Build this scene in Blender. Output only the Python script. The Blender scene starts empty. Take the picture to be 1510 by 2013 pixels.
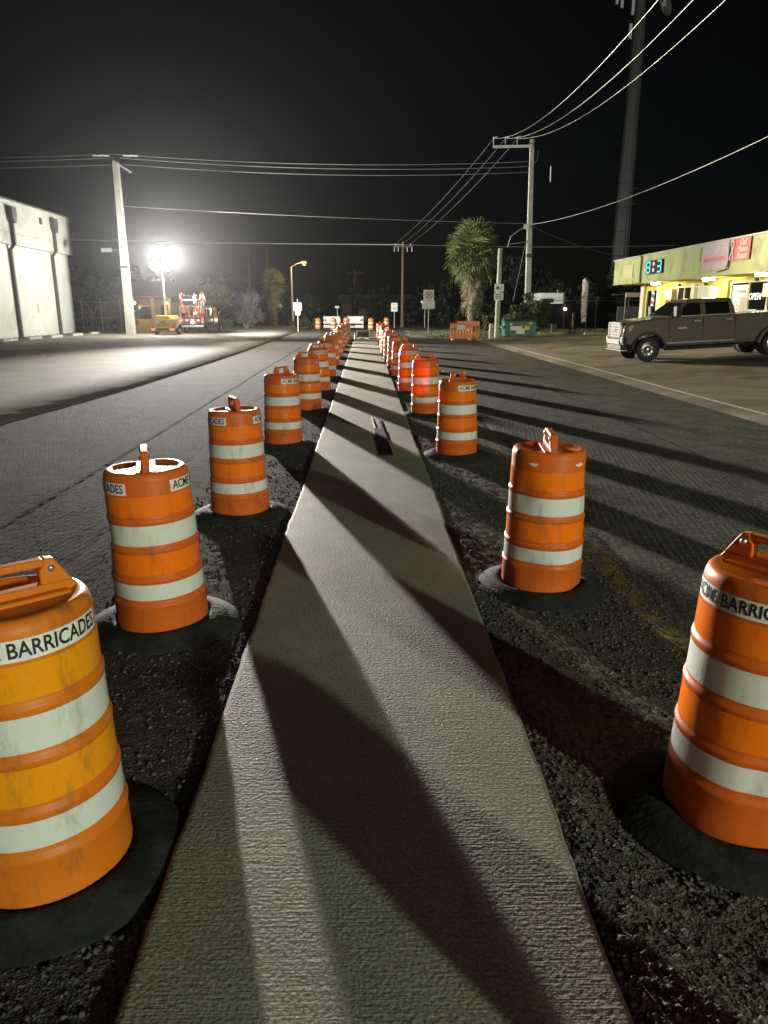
import bpy, bmesh, math, random
import numpy as np
from mathutils import Vector, Matrix

random.seed(7)
R = math.radians
PI = math.pi
scene = bpy.context.scene
COL = scene.collection

# ------------------------------------------------------------------ camera
cam_d = bpy.data.cameras.new('camera')
cam = bpy.data.objects.new('camera', cam_d)
COL.objects.link(cam)
cam.location = (0, 0, 1.95)
cam.rotation_euler = (R(90 - 15.646), 0, R(-1.427))
cam_d.sensor_fit = 'VERTICAL'
cam_d.sensor_height = 36
cam_d.lens = 1430 / 2013 * 36
cam_d.clip_start = 0.05
cam_d.clip_end = 2000
scene.camera = cam

# ------------------------------------------------------------------ sky, sun, exposure
SUN_EL = R(14)
SUN_DIR = Vector((0.27, -0.963, 0)).normalized()          # towards the light
world = bpy.data.worlds.new('World')
scene.world = world
world.use_nodes = True
wn = world.node_tree
sky = wn.nodes.new('ShaderNodeTexSky')
sky.sky_type = 'NISHITA'
sky.sun_disc = False
sky.sun_elevation = SUN_EL
sky.sun_rotation = math.atan2(SUN_DIR.x, SUN_DIR.y)
wn.links.new(sky.outputs[0], wn.nodes['Background'].inputs[0])
wn.nodes['Background'].inputs[1].default_value = 0.0006
sl = bpy.data.lights.new('sun_fill', 'SUN')
sl.energy = 0.3  # faint fill added to the night scene to light the far things
sl.angle = R(9)
sl.color = (0.95, 1.0, 0.84)
so = bpy.data.objects.new('sun_fill', sl)
COL.objects.link(so)
sd = Vector((SUN_DIR.x * math.cos(SUN_EL), SUN_DIR.y * math.cos(SUN_EL), math.sin(SUN_EL)))
so.rotation_euler = sd.to_track_quat('Z', 'Y').to_euler()
so.location = (20, -30, 20)
ll = bpy.data.lights.new('lot_lamp', 'SPOT')            # lamp of the lot behind the camera, whose shadows cross the strip
ll.energy = 20500
ll.color = (0.90, 1.0, 0.76)
ll.shadow_soft_size = .35
ll.spot_size = R(120)
ll.spot_blend = .5
lo = bpy.data.objects.new('lot_lamp', ll)
COL.objects.link(lo)
lo.location = (15.2, -19, 7.6)
lo.rotation_euler = (lo.location - Vector((0, 14, 0))).to_track_quat('Z', 'Y').to_euler()
vs = scene.view_settings
vs.view_transform = 'Standard'
vs.look = 'None'
vs.exposure = 0
vs.gamma = 1
scene.cycles.use_denoising = True
scene.cycles.max_bounces = 6
scene.cycles.diffuse_bounces = 3
scene.cycles.volume_bounces = 0
scene.cycles.sample_clamp_indirect = 4

# ------------------------------------------------------------------ helpers
def setp(o, label=None, cat=None, group=None, kind=None):
    if label: o['label'] = label
    if cat: o['category'] = cat
    if group: o['group'] = group
    if kind: o['kind'] = kind
    return o

def thing(name, label, cat, loc=(0, 0, 0), rotz=0, group=None, rot=None):
    o = bpy.data.objects.new(name, None)
    COL.objects.link(o)
    o.empty_display_size = 0.2
    o.location = loc
    o.rotation_euler = rot if rot else (0, 0, rotz)
    return setp(o, label, cat, group)

def struct_empty(name, loc=(0, 0, 0)):
    o = bpy.data.objects.new(name, None)
    COL.objects.link(o)
    o.location = loc
    o['kind'] = 'structure'
    return o

class MB:
    def __init__(s): s.v = []; s.f = []
    def raw(s, v, f):
        b = len(s.v)
        s.v += [tuple(p) for p in v]
        s.f += [tuple(i + b for i in q) for q in f]
        return s
    def box(s, c, d, rz=0, M=None):
        x, y, z = d[0] / 2, d[1] / 2, d[2] / 2
        vv = [Vector((sx * x, sy * y, sz * z)) for sz in (-1, 1) for sy in (-1, 1) for sx in (-1, 1)]
        m = Matrix.Translation(Vector(c)) @ (M if M else Matrix.Rotation(rz, 4, 'Z'))
        return s.raw([m @ p for p in vv], [(0, 2, 3, 1), (4, 5, 7, 6), (0, 1, 5, 4), (2, 6, 7, 3), (0, 4, 6, 2), (1, 3, 7, 5)])
    def bx(s, x0, x1, y0, y1, z0, z1):
        return s.box(((x0 + x1) / 2, (y0 + y1) / 2, (z0 + z1) / 2), (abs(x1 - x0), abs(y1 - y0), abs(z1 - z0)))
    def cyl(s, a, b, r0, r1=None, n=10, caps=True):
        a, b = Vector(a), Vector(b)
        r1 = r0 if r1 is None else r1
        d = (b - a).normalized()
        t = Vector((0, 0, 1)) if abs(d.z) < .9 else Vector((1, 0, 0))
        e = d.cross(t).normalized(); g = d.cross(e)
        vv = []
        for p, r in ((a, r0), (b, r1)):
            for i in range(n):
                q = 2 * PI * i / n
                vv.append(p + (e * math.cos(q) + g * math.sin(q)) * r)
        ff = [(i, n + i, n + (i + 1) % n, (i + 1) % n) for i in range(n)]
        if caps: ff += [tuple(range(n)), tuple(range(2 * n - 1, n - 1, -1))]
        return s.raw(vv, ff)
    def tube(s, pts, r, n=6):
        for a, b in zip(pts[:-1], pts[1:]): s.cyl(a, b, r, r, n)
        return s
    def lathe(s, prof, n=32, M=None, closed=False):
        vv = []
        for (r, z) in prof:
            for i in range(n):
                q = 2 * PI * i / n
                p = Vector((r * math.cos(q), r * math.sin(q), z))
                vv.append(M @ p if M else p)
        k = len(prof); ff = []
        for j in range(k - (0 if closed else 1)):
            j2 = (j + 1) % k
            for i in range(n):
                i2 = (i + 1) % n
                ff.append((j * n + i, j * n + i2, j2 * n + i2, j2 * n + i))
        return s.raw(vv, ff)
    def prism(s, pts, a, b, axis='Y'):
        n = len(pts)
        def mk(p, t):
            return {'Y': (p[0], t, p[1]), 'X': (t, p[0], p[1]), 'Z': (p[0], p[1], t)}[axis]
        vv = [mk(p, a) for p in pts] + [mk(p, b) for p in pts]
        ff = [tuple(range(n)), tuple(range(2 * n - 1, n - 1, -1))] + [(i, n + i, n + (i + 1) % n, (i + 1) % n) for i in range(n)]
        return s.raw(vv, ff)
    def mesh(s, name):
        me = bpy.data.meshes.new(name)
        me.from_pydata(s.v, [], s.f)
        bm = bmesh.new(); bm.from_mesh(me)
        bmesh.ops.recalc_face_normals(bm, faces=bm.faces)
        bm.to_mesh(me); bm.free()
        return me
    def build(s, name, mat, parent=None, smooth=False, bevel=0, seg=2):
        return link(name, s.mesh(name), mat, parent, smooth, bevel, seg)

def link(name, me, mat, parent=None, smooth=False, bevel=0, seg=2, loc=None, rot=None):
    if mat and not me.materials: me.materials.append(mat)
    if smooth:
        me.polygons.foreach_set('use_smooth', [True] * len(me.polygons))
        if smooth != 'all':
            try: me.set_sharp_from_angle(angle=R(smooth if smooth is not True else 40))
            except Exception: pass
    o = bpy.data.objects.new(name, me)
    COL.objects.link(o)
    if parent: o.parent = parent
    if bevel:
        m = o.modifiers.new('bevel', 'BEVEL')
        m.width = bevel; m.segments = seg; m.limit_method = 'ANGLE'; m.angle_limit = R(35)
        m.harden_normals = False
    if loc: o.location = loc
    if rot: o.rotation_euler = rot
    return o

def copy_tree(o, parent=None):
    c = o.copy()
    COL.objects.link(c)
    c.parent = parent
    for ch in list(o.children): copy_tree(ch, c)
    return c

# ---- materials
MATS = {}
def mat(name, col, rough=.6, metal=0., col2=None, ns=6., nd=5., lo=.4, hi=.65, bump=0., bs=60., bdist=.01,
        emit=0., ecol=None, spec=.5, stretch=None, rvar=0., trans=0., stain=None):
    if name in MATS: return MATS[name]
    m = bpy.data.materials.new(name); m.use_nodes = True
    nt = m.node_tree; N = nt.nodes; L = nt.links
    b = N['Principled BSDF']
    b.inputs['Base Color'].default_value = (*col, 1)
    b.inputs['Roughness'].default_value = rough
    b.inputs['Metallic'].default_value = metal
    b.inputs['Specular IOR Level'].default_value = spec
    tc = N.new('ShaderNodeTexCoord'); src = tc.outputs['Object']
    if stretch:
        mp = N.new('ShaderNodeMapping'); mp.inputs['Scale'].default_value = stretch
        L.new(src, mp.inputs[0]); src = mp.outputs[0]
    if col2:
        n = N.new('ShaderNodeTexNoise'); n.inputs['Scale'].default_value = ns; n.inputs['Detail'].default_value = nd
        n.inputs['Roughness'].default_value = .65
        L.new(src, n.inputs['Vector'])
        r = N.new('ShaderNodeMapRange'); r.inputs['From Min'].default_value = lo; r.inputs['From Max'].default_value = hi
        L.new(n.outputs[0], r.inputs[0])
        mx = N.new('ShaderNodeMix'); mx.data_type = 'RGBA'
        mx.inputs[6].default_value = (*col, 1); mx.inputs[7].default_value = (*col2, 1)
        L.new(r.outputs[0], mx.inputs[0])
        out = mx.outputs[2]
        if stain:
            n3 = N.new('ShaderNodeTexNoise'); n3.inputs['Scale'].default_value = stain[1]; n3.inputs['Detail'].default_value = 3
            L.new(tc.outputs['Object'], n3.inputs['Vector'])
            r3 = N.new('ShaderNodeMapRange'); r3.inputs['From Min'].default_value = .5; r3.inputs['From Max'].default_value = .72
            L.new(n3.outputs[0], r3.inputs[0])
            mx3 = N.new('ShaderNodeMix'); mx3.data_type = 'RGBA'
            mx3.inputs[7].default_value = (*stain[0], 1)
            L.new(r3.outputs[0], mx3.inputs[0]); L.new(out, mx3.inputs[6]); out = mx3.outputs[2]
        L.new(out, b.inputs['Base Color'])
        if rvar:
            rr = N.new('ShaderNodeMapRange'); rr.inputs['To Min'].default_value = rough - rvar; rr.inputs['To Max'].default_value = rough + rvar
            L.new(n.outputs[0], rr.inputs[0]); L.new(rr.outputs[0], b.inputs['Roughness'])
    if bump:
        n2 = N.new('ShaderNodeTexNoise'); n2.inputs['Scale'].default_value = bs; n2.inputs['Detail'].default_value = 4
        L.new(src, n2.inputs['Vector'])
        bp = N.new('ShaderNodeBump'); bp.inputs['Strength'].default_value = bump; bp.inputs['Distance'].default_value = bdist
        L.new(n2.outputs[0], bp.inputs['Height']); L.new(bp.outputs[0], b.inputs['Normal'])
    if emit:
        b.inputs['Emission Color'].default_value = (*(ecol or col), 1)
        b.inputs['Emission Strength'].default_value = emit
        if name != 'fluorescent_tube': m.cycles.emission_sampling = 'NONE'
    if trans:
        b.inputs['Transmission Weight'].default_value = trans
    MATS[name] = m
    return m

# ---- value noise with numpy
def vnoise(x, y, s, seed=0):
    x = x * s; y = y * s
    xi = np.floor(x).astype(np.int64); yi = np.floor(y).astype(np.int64)
    fx = x - xi; fy = y - yi
    fx = fx * fx * (3 - 2 * fx); fy = fy * fy * (3 - 2 * fy)
    def h(a, b):
        n = (a * 374761393 + b * 668265263 + seed * 1442695041) & 0xffffffff
        n = ((n ^ (n >> 13)) * 1274126177) & 0xffffffff
        return ((n ^ (n >> 16)) & 0xffff) / 65535.
    return (h(xi, yi) * (1 - fx) + h(xi + 1, yi) * fx) * (1 - fy) + (h(xi, yi + 1) * (1 - fx) + h(xi + 1, yi + 1) * fx) * fy
def fbm(x, y, s, o=4, seed=0):
    a = 0; w = 1; t = 0
    for i in range(o):
        a = a + w * vnoise(x, y, s * 2 ** i, seed + i); t += w; w *= .55
    return a / t
def sstep(a, b, x):
    t = np.clip((x - a) / (b - a), 0, 1); return t * t * (3 - 2 * t)

def grid_mesh(name, xs, ys, zf):
    X, Y = np.meshgrid(xs, ys)
    Z = zf(X, Y)
    nx, ny = len(xs), len(ys)
    co = np.stack([X, Y, Z], -1).reshape(-1, 3).astype(np.float32)
    i = np.arange(nx * ny).reshape(ny, nx)
    q = np.stack([i[:-1, :-1], i[:-1, 1:], i[1:, 1:], i[1:, :-1]], -1).reshape(-1, 4).astype(np.int32)
    return np_mesh(name, co, q)

def np_mesh(name, co, faces):
    me = bpy.data.meshes.new(name)
    k = faces.shape[1]
    me.vertices.add(len(co)); me.vertices.foreach_set('co', np.ascontiguousarray(co, dtype=np.float32).ravel())
    me.loops.add(faces.size); me.loops.foreach_set('vertex_index', faces.ravel().astype(np.int32))
    me.polygons.add(len(faces))
    me.polygons.foreach_set('loop_start', np.arange(0, faces.size, k, dtype=np.int32))
    me.polygons.foreach_set('loop_total', np.full(len(faces), k, dtype=np.int32))
    me.update(calc_edges=True)
    return me

# ---- text
def text_mesh(txt, size=1., shear=0., align='CENTER', spacing=1., extrude=0., bold=0.):
    c = bpy.data.curves.new('lettering', 'FONT')
    c.body = txt; c.size = size; c.align_x = align; c.align_y = 'CENTER'; c.shear = shear
    c.space_character = spacing; c.resolution_u = 3; c.extrude = extrude; c.offset = bold
    o = bpy.data.objects.new('lettering', c)
    COL.objects.link(o)
    dg = bpy.context.evaluated_depsgraph_get()
    me = bpy.data.meshes.new_from_object(o.evaluated_get(dg))
    bpy.data.objects.remove(o); bpy.data.curves.remove(c)
    return me

def lettering(txt, size, mat_, parent, M, name='lettering', **k):
    me = text_mesh(txt, size, **k)
    me.transform(M)
    me.materials.clear()
    return link(name, me, mat_, parent)

# ------------------------------------------------------------------ surface materials
def ground_mats():
    # milled asphalt
    m = bpy.data.materials.new('milled_asphalt'); m.use_nodes = True
    nt = m.node_tree; N = nt.nodes; L = nt.links; b = N['Principled BSDF']
    tc = N.new('ShaderNodeTexCoord'); P = tc.outputs['Object']
    def noise(s, d=4, rough=.6, vec=P):
        n = N.new('ShaderNodeTexNoise'); n.inputs['Scale'].default_value = s; n.inputs['Detail'].default_value = d
        n.inputs['Roughness'].default_value = rough; L.new(vec, n.inputs['Vector']); return n.outputs[0]
    def rng(x, a, c, lo=0, hi=1):
        r = N.new('ShaderNodeMapRange'); r.inputs[1].default_value = a; r.inputs[2].default_value = c
        r.inputs[3].default_value = lo; r.inputs[4].default_value = hi; L.new(x, r.inputs[0]); return r.outputs[0]
    def mix(f, a, c):
        x = N.new('ShaderNodeMix'); x.data_type = 'RGBA'
        if isinstance(a, tuple): x.inputs[6].default_value = (*a, 1)
        else: L.new(a, x.inputs[6])
        if isinstance(c, tuple): x.inputs[7].default_value = (*c, 1)
        else: L.new(c, x.inputs[7])
        L.new(f, x.inputs[0]); return x.outputs[2]
    def math2(op, a, c):
        x = N.new('ShaderNodeMath'); x.operation = op
        for i, q in enumerate((a, c)):
            if isinstance(q, (int, float)): x.inputs[i].default_value = q
            else: L.new(q, x.inputs[i])
        return x.outputs[0]
    c = mix(rng(noise(2.2, 5), .38, .65), (.048, .047, .040), (.088, .085, .069))
    v = N.new('ShaderNodeTexVoronoi'); v.inputs['Scale'].default_value = 95; L.new(P, v.inputs['Vector'])
    sp = N.new('ShaderNodeSeparateColor'); L.new(v.outputs['Color'], sp.inputs[0])
    c = mix(rng(sp.outputs[0], .80, .97), c, (.20, .185, .15))       # pale aggregate
    xyz = N.new('ShaderNodeSeparateXYZ'); L.new(P, xyz.inputs[0])
    # left lane coloured darker, standing in for shade within its coarse milling
    c = mix(rng(xyz.outputs[0], -.9, -.7, .4, 0), c, (.018, .0175, .0165))
    # worn yellow centre line
    dx = math2('ABSOLUTE', math2('SUBTRACT', xyz.outputs[0], 1.93), 0)
    lm = rng(dx, .05, .11, 1, 0)
    lm = math2('MULTIPLY', lm, rng(noise(9, 5), .44, .64, 0, .5))
    c = mix(lm, c, (.34, .22, .03))
    # brown soil next to the slab
    dd = rng(xyz.outputs[0], .6, .75, 0, 1)
    d2 = rng(math2('ADD', xyz.outputs[0], math2('MULTIPLY', noise(1.5, 3), 1.3)), 1.9, 2.4, 1, 0)
    dm = math2('MULTIPLY', dd, d2)
    c = mix(math2('MULTIPLY', dm, .75), c, mix(rng(noise(30, 4), .35, .7), (.055, .056, .042), (.14, .14, .105)))
    L.new(c, b.inputs['Base Color'])
    b.inputs['Roughness'].default_value = .95
    b.inputs['Specular IOR Level'].default_value = .015
    bp = N.new('ShaderNodeBump'); bp.inputs['Strength'].default_value = 1.0; bp.inputs['Distance'].default_value = .0085
    vd = math2('MULTIPLY', v.outputs['Distance'], .6)
    def wave(scale, rot, dist, sx=1., sy=1.):
        mp = N.new('ShaderNodeMapping'); mp.inputs['Rotation'].default_value = (0, 0, rot); mp.inputs['Scale'].default_value = (sx, sy, 1)
        L.new(P, mp.inputs[0])
        w = N.new('ShaderNodeTexWave'); w.inputs['Scale'].default_value = scale; w.inputs['Distortion'].default_value = dist
        w.inputs['Detail'].default_value = 2; w.inputs['Detail Scale'].default_value = 1.2
        L.new(mp.outputs[0], w.inputs[0]); return w.outputs['Fac']
    side = rng(math2('ABSOLUTE', xyz.outputs[0], 0), 1.9, 2.3)
    patch = rng(noise(.45, 3), .40, .56, .25, 1)
    gv = math2('MULTIPLY', wave(4.6, R(11), 1.6), math2('ADD', math2('MULTIPLY', wave(3.0, R(101), 2.5), .6), .4))
    gv = math2('MULTIPLY', math2('MULTIPLY', gv, side), math2('MULTIPLY', patch, .75))
    hgt = math2('ADD', math2('ADD', math2('MULTIPLY', noise(58, 2, .5), .9), vd), gv)
    L.new(hgt, bp.inputs['Height']); L.new(bp.outputs[0], b.inputs['Normal'])
    MATS['milled'] = m

    def mix_off(v):
        mp = N.new('ShaderNodeMapping'); mp.inputs['Location'].default_value = (17.3, 5.1, 2.2); L.new(v, mp.inputs[0]); return mp.outputs[0]
    # broom-finished concrete
    m = bpy.data.materials.new('broomed_concrete'); m.use_nodes = True
    nt = m.node_tree; N = nt.nodes; L = nt.links; b = N['Principled BSDF']
    tc = N.new('ShaderNodeTexCoord'); P = tc.outputs['Object']
    c = mix(rng(noise(1.7, 6, vec=P), .32, .7), (.20, .205, .165), (.30, .302, .245))
    c = mix(rng(noise(7, 4, vec=P), .55, .75, 0, .45), c, (.14, .14, .11))
    L.new(c, b.inputs['Base Color'])
    b.inputs['Roughness'].default_value = .75
    b.inputs['Specular IOR Level'].default_value = .2
    mp = N.new('ShaderNodeMapping'); mp.inputs['Scale'].default_value = (3.5, 105, 1); L.new(P, mp.inputs[0])
    br = noise(1, 1.5, .5, mp.outputs[0])
    gr = noise(62, 1.5, .5, P)
    c = mix(rng(noise(80, 2, .6, P), .42, .60, 0, .6), c, (.085, .082, .066))
    c = mix(rng(noise(70, 2, .6, mix_off(P)), .56, .68, 0, .5), c, (.42, .41, .34))
    L.new(c, b.inputs['Base Color'])
    lo = noise(6, 3, .5, P)
    hgt = math2('ADD', math2('ADD', math2('MULTIPLY', br, .8), math2('MULTIPLY', gr, 1.5)), math2('MULTIPLY', lo, .35))
    bp = N.new('ShaderNodeBump'); bp.inputs['Strength'].default_value = 1.0; bp.inputs['Distance'].default_value = .003
    L.new(hgt, bp.inputs['Height']); L.new(bp.outputs[0], b.inputs['Normal'])
    MATS['concrete'] = m
ground_mats()
M_lotL = mat('worn_lot_asphalt', (.16, .15, .12), .9, col2=(.23, .214, .172), ns=.7, bump=.35, bs=120, bdist=.006, stain=((.12, .112, .092), .35), spec=.02)
M_lotR = mat('brown_lot_asphalt', (.18, .154, .113), .75, col2=(.25, .215, .157), ns=.9, bump=.45, bs=120, bdist=.006, stain=((.09, .08, .062), .5), spec=.02)
M_ground = mat('roadside_soil', (.05, .05, .035), .9, col2=(.09, .085, .06), ns=.8, bump=.6, bs=12, bdist=.05, spec=.02)
M_far = mat('street_asphalt', (.16, .165, .14), .8, col2=(.21, .21, .175), ns=.5, bump=.4, bs=80, bdist=.008, spec=.02)
M_paintw = mat('worn_white_paint', (.62, .6, .53), .7, col2=(.2, .19, .16), ns=14, lo=.45, hi=.7)
M_paintw2 = mat('faded_lot_paint', (.5, .48, .42), .7, col2=(.2, .19, .16), ns=10, lo=.35, hi=.6)

# ------------------------------------------------------------------ ground, road, lots
gm = MB(); S = 320
gm.raw([(-S, -60, -.16), (S, -60, -.16), (S, 940, -.16), (-S, 940, -.16)], [(0, 1, 2, 3)])
setp(gm.build('ground', M_ground), kind='structure')

def road_height(X, Y):
    h = -.055 + .010 * (fbm(X, Y, 1.1, 3, 3) - .5)
    rough = .6 + .8 * vnoise(X, Y, .9, 21)
    fade = 1 - .55 * sstep(8, 22, Y)
    h += fade * rough * .009 * (fbm(X, Y, 26, 3, 5) - .5)
    # rows of tooth marks left by the milling drum
    ph = (X * .50 + Y * .87 + .12 * (vnoise(X, Y, 1.5, 9) - .5)) / .085
    band = sstep(2.1, 2.5, X) * (1 - sstep(4.2, 5.0, X)) * sstep(.35, .6, vnoise(X + 3, Y, .33, 31) + .25)
    h += 0 * band * ph
    ph2 = (X * .8 - Y * .6 + .05 * vnoise(X, Y, 3, 4)) / .07
    ph3 = (X * .25 + Y * .97) / .11
    bandL = sstep(-1.5, -2.0, X) * sstep(.3, .65, vnoise(X, Y + 7, .4, 41) + .15)
    h += 0 * bandL * ph2 * ph3
    # long seams of the milling passes
    for xs, d in ((2.15, .012), (-3.4, .014), (-2.4, .008), (4.75, .012)):
        h -= d * np.exp(-((X - xs - .05 * (vnoise(X * 0, Y, .5, 6) - .5)) / .03) ** 2)
    h += .012 * sstep(2.15, 2.25, X) - .012 * sstep(4.7, 4.8, X) + .012 * sstep(-3.35, -3.5, X)
    # clods and crumbs beside the slab
    dr = sstep(.6, .8, X) * (1 - sstep(1.5, 2.1, X + .5 * (vnoise(X, Y, 1.3, 8) - .5)))
    cl = fbm(X, Y, 9, 4, 11)
    h += dr * (.022 * (cl - .42) + .010 * (fbm(X, Y, 34, 2, 15) - .5) + .02 * sstep(1.2, .8, X))
    dl = sstep(-.6, -.8, X) * (1 - sstep(-1.2, -1.75, X))
    h += dl * (.018 * (fbm(X, Y, 8, 4, 13) - .5) + .008 * (fbm(X, Y, 34, 2, 17) - .5))
    return h
ys = [0.85]
while ys[-1] < 90: ys.append(ys[-1] + max(.011, .0052 * ys[-1]))
xs = np.concatenate([np.arange(-7.0, -4.4, .06), np.arange(-4.4, 4.8, .0235), np.arange(4.8, 7.6, .05)])
road = link('road', grid_mesh('road', xs, np.array(ys), road_height), MATS['milled'], smooth='all')
setp(road, kind='structure')
nb = grid_mesh('road_apron', np.linspace(-7.0, 7.6, 40), np.linspace(-25, .85, 60), lambda X, Y: -.056 + 0 * X)
link('road_behind', nb, MATS['milled'], parent=road)

def lot_z(X, Y):
    return .05 * np.clip(X - 7.0, 0, 10.5) * (1 - sstep(38, 58, Y))
# left parking lot: a resurfaced sheet with a real edge standing above the milled road
ed = [(-6.9, -25), (-6.75, 5), (-6.5, 13), (-6.31, 15.5), (-6.05, 19), (-5.92, 25), (-5.78, 35), (-5.9, 50), (-6.1, 76)]
yy = np.concatenate([np.arange(-25, 8, 1.5), np.arange(8, 30, .18), np.arange(30, 76.1, .7)])
ex = np.interp(yy, [e[1] for e in ed], [e[0] for e in ed]) + .05 * (fbm(yy * 0 + 3, yy, 1.7, 3, 2) - .5)
co = []; fc = []
for i, (x, y) in enumerate(zip(ex, yy)):
    co += [(-60, y, .0), (x - 2, y, 0), (x, y, -.004), (x + .035, y, -.075)]
    if i:
        a = 4 * (i - 1); c = 4 * i
        for k in range(3): fc.append((a + k, a + k + 1, c + k + 1, c + k))
lotL = link('parking_lot_left', np_mesh('parking_lot_left', np.array(co), np.array(fc)), M_lotL)
setp(lotL, kind='structure')
lx = np.concatenate([np.linspace(7.1, 17.5, 30), np.linspace(18, 75, 12)])
ly = np.concatenate([np.linspace(-25, 12, 20), np.linspace(12.4, 62, 70)])
lotR = link('parking_lot_right', grid_mesh('parking_lot_right', lx, ly,
        lambda X, Y: lot_z(X, Y) - .055 + .045 * sstep(7.12, 7.5, X) + .006 * (fbm(X, Y, .6, 3, 2) - .5)), M_lotR, smooth='all')
setp(lotR, kind='structure')
# cross street beyond the work zone
cs = MB(); cs.raw([(-60, 76, -.03), (-6.1, 76, -.03), (-6.1, 90, -.03), (-60, 90, -.03)], [(0, 1, 2, 3)])
cs.raw([(7.6, 62, -.03), (60, 62, -.03), (60, 74, -.03), (7.6, 74, -.03)], [(0, 1, 2, 3)])
setp(cs.build('cross_street', M_far), kind='structure')

def paint(parent, pts, w, m=M_paintw, z=0.0):
    mb = MB()
    for (a, b) in zip(pts[:-1], pts[1:]):
        d = Vector((b[0] - a[0], b[1] - a[1], 0)).normalized(); n = Vector((-d.y, d.x, 0)) * w / 2
        A = Vector((a[0], a[1], a[2] if len(a) > 2 else z)); B = Vector((b[0], b[1], b[2] if len(b) > 2 else z))
        mb.raw([A - n, B - n, B + n, A + n], [(0, 1, 2, 3)])
    return mb.build('painted_line', m, parent)
seg = [(7.55 + .03 * math.sin(y * .3), y, float(lot_z(7.55, y)) + .002) for y in np.linspace(13.4, 40, 22)]
paint(lotR, seg, .10)
for y0 in (41.5, 44.2):
    paint(lotL, [(-20.9, y0), (-16.2, y0 + .05)], .12, M_paintw2, .004)
paint(lotL, [(-17.6, 37.2), (-13.6, 39.6)], .10, M_paintw2, .004)
paint(lotL, [(-17.6, 37.2), (-19.6, 36.9)], .10, M_paintw2, .004)

# the fresh concrete strip, slab by slab
walk = struct_empty('sidewalk')
def slab(y0, y1):
    n = max(6, int((y1 - y0) / .12)) if y0 < 18 else 40
    ys_ = np.linspace(y0, y1, n); prof = [(-.73, -.13), (-.73, -.012), (-.722, -.002), (-.70, 0), (-.35, 0), (0, 0), (.35, 0), (.725, 0), (.745, -.002), (.753, -.012), (.753, -.13)]
    co = []; fc = []
    for i, y in enumerate(ys_):
        for j, (x, z) in enumerate(prof):
            e = (.022 * (fbm(np.array([y]), np.array([5. if x < 0 else 9.]), 1.1, 3, 3)[0] - .5) + .012 * (vnoise(np.array([y]), np.array([2. if x < 0 else 7.]), 9, 5)[0] - .5)) if abs(x) > .69 else 0
            zz = z - (.01 if (i in (0, n - 1) and z > -.05) else 0)
            co.append((x + e, y, zz))
    k = len(prof)
    for i in range(n - 1):
        for j in range(k - 1):
            fc.append((i * k + j, i * k + j + 1, (i + 1) * k + j + 1, (i + 1) * k + j))
    me = np_mesh('slab', np.array(co), np.array(fc))
    return link('slab', me, MATS['concrete'], walk, smooth='all')
jy = [-3, 18.2, 27.5, 36, 41, 45, 49, 52.5]
for a, b in zip(jy[:-1], jy[1:]): slab(a, b - .02)

# ------------------------------------------------------------------ traffic drums
def drum_mat(name, col, col2, rough=.38, dirt=(.12, .06, .03), dscale=7., bump=0., var=.12):
    m = bpy.data.materials.new(name); m.use_nodes = True
    nt = m.node_tree; N = nt.nodes; L = nt.links; b = N['Principled BSDF']
    tc = N.new('ShaderNodeTexCoord'); oi = N.new('ShaderNodeObjectInfo')
    ad = N.new('ShaderNodeVectorMath'); ad.operation = 'ADD'
    L.new(tc.outputs['Object'], ad.inputs[0])
    sc = N.new('ShaderNodeVectorMath'); sc.operation = 'SCALE'; sc.inputs['Scale'].default_value = 37.
    L.new(oi.outputs['Location'], sc.inputs[0]); L.new(sc.outputs[0], ad.inputs[1])
    n = N.new('ShaderNodeTexNoise'); n.inputs['Scale'].default_value = 2.5; n.inputs['Detail'].default_value = 5
    L.new(ad.outputs[0], n.inputs['Vector'])
    mx = N.new('ShaderNodeMix'); mx.data_type = 'RGBA'; mx.inputs[6].default_value = (*col, 1); mx.inputs[7].default_value = (*col2, 1)
    L.new(n.outputs[0], mx.inputs[0])
    mp = N.new('ShaderNodeMapping'); mp.inputs['Scale'].default_value = (1, 1, .35); L.new(ad.outputs[0], mp.inputs[0])
    d = N.new('ShaderNodeTexNoise'); d.inputs['Scale'].default_value = dscale; d.inputs['Detail'].default_value = 8; d.inputs['Roughness'].default_value = .75
    L.new(mp.outputs[0], d.inputs['Vector'])
    r = N.new('ShaderNodeMapRange'); r.inputs[1].default_value = .53; r.inputs[2].default_value = .74; r.inputs[4].default_value = .8
    L.new(d.outputs[0], r.inputs[0])
    m2 = N.new('ShaderNodeMix'); m2.data_type = 'RGBA'; m2.inputs[7].default_value = (*dirt, 1)
    L.new(mx.outputs[2], m2.inputs[6]); L.new(r.outputs[0], m2.inputs[0])
    L.new(m2.outputs[2], b.inputs['Base Color']); b.inputs['Specular IOR Level'].default_value = .22
    rr = N.new('ShaderNodeMapRange'); rr.inputs[3].default_value = rough - var; rr.inputs[4].default_value = rough + var
    L.new(d.outputs[0], rr.inputs[0]); L.new(rr.outputs[0], b.inputs['Roughness'])
    if bump:
        w = N.new('ShaderNodeTexVoronoi'); w.inputs['Scale'].default_value = 130; L.new(tc.outputs['Object'], w.inputs['Vector'])
        n3 = N.new('ShaderNodeTexNoise'); n3.inputs['Scale'].default_value = 14; L.new(ad.outputs[0], n3.inputs['Vector'])
        a3 = N.new('ShaderNodeMath'); a3.operation = 'MULTIPLY_ADD'; a3.inputs[1].default_value = .25
        L.new(w.outputs['Distance'], a3.inputs[0]); L.new(n3.outputs[0], a3.inputs[2])
        bp = N.new('ShaderNodeBump'); bp.inputs['Strength'].default_value = bump; bp.inputs['Distance'].default_value = .004
        L.new(a3.outputs[0], bp.inputs['Height']); L.new(bp.outputs[0], b.inputs['Normal'])
    MATS[name] = m
    return m
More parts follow.
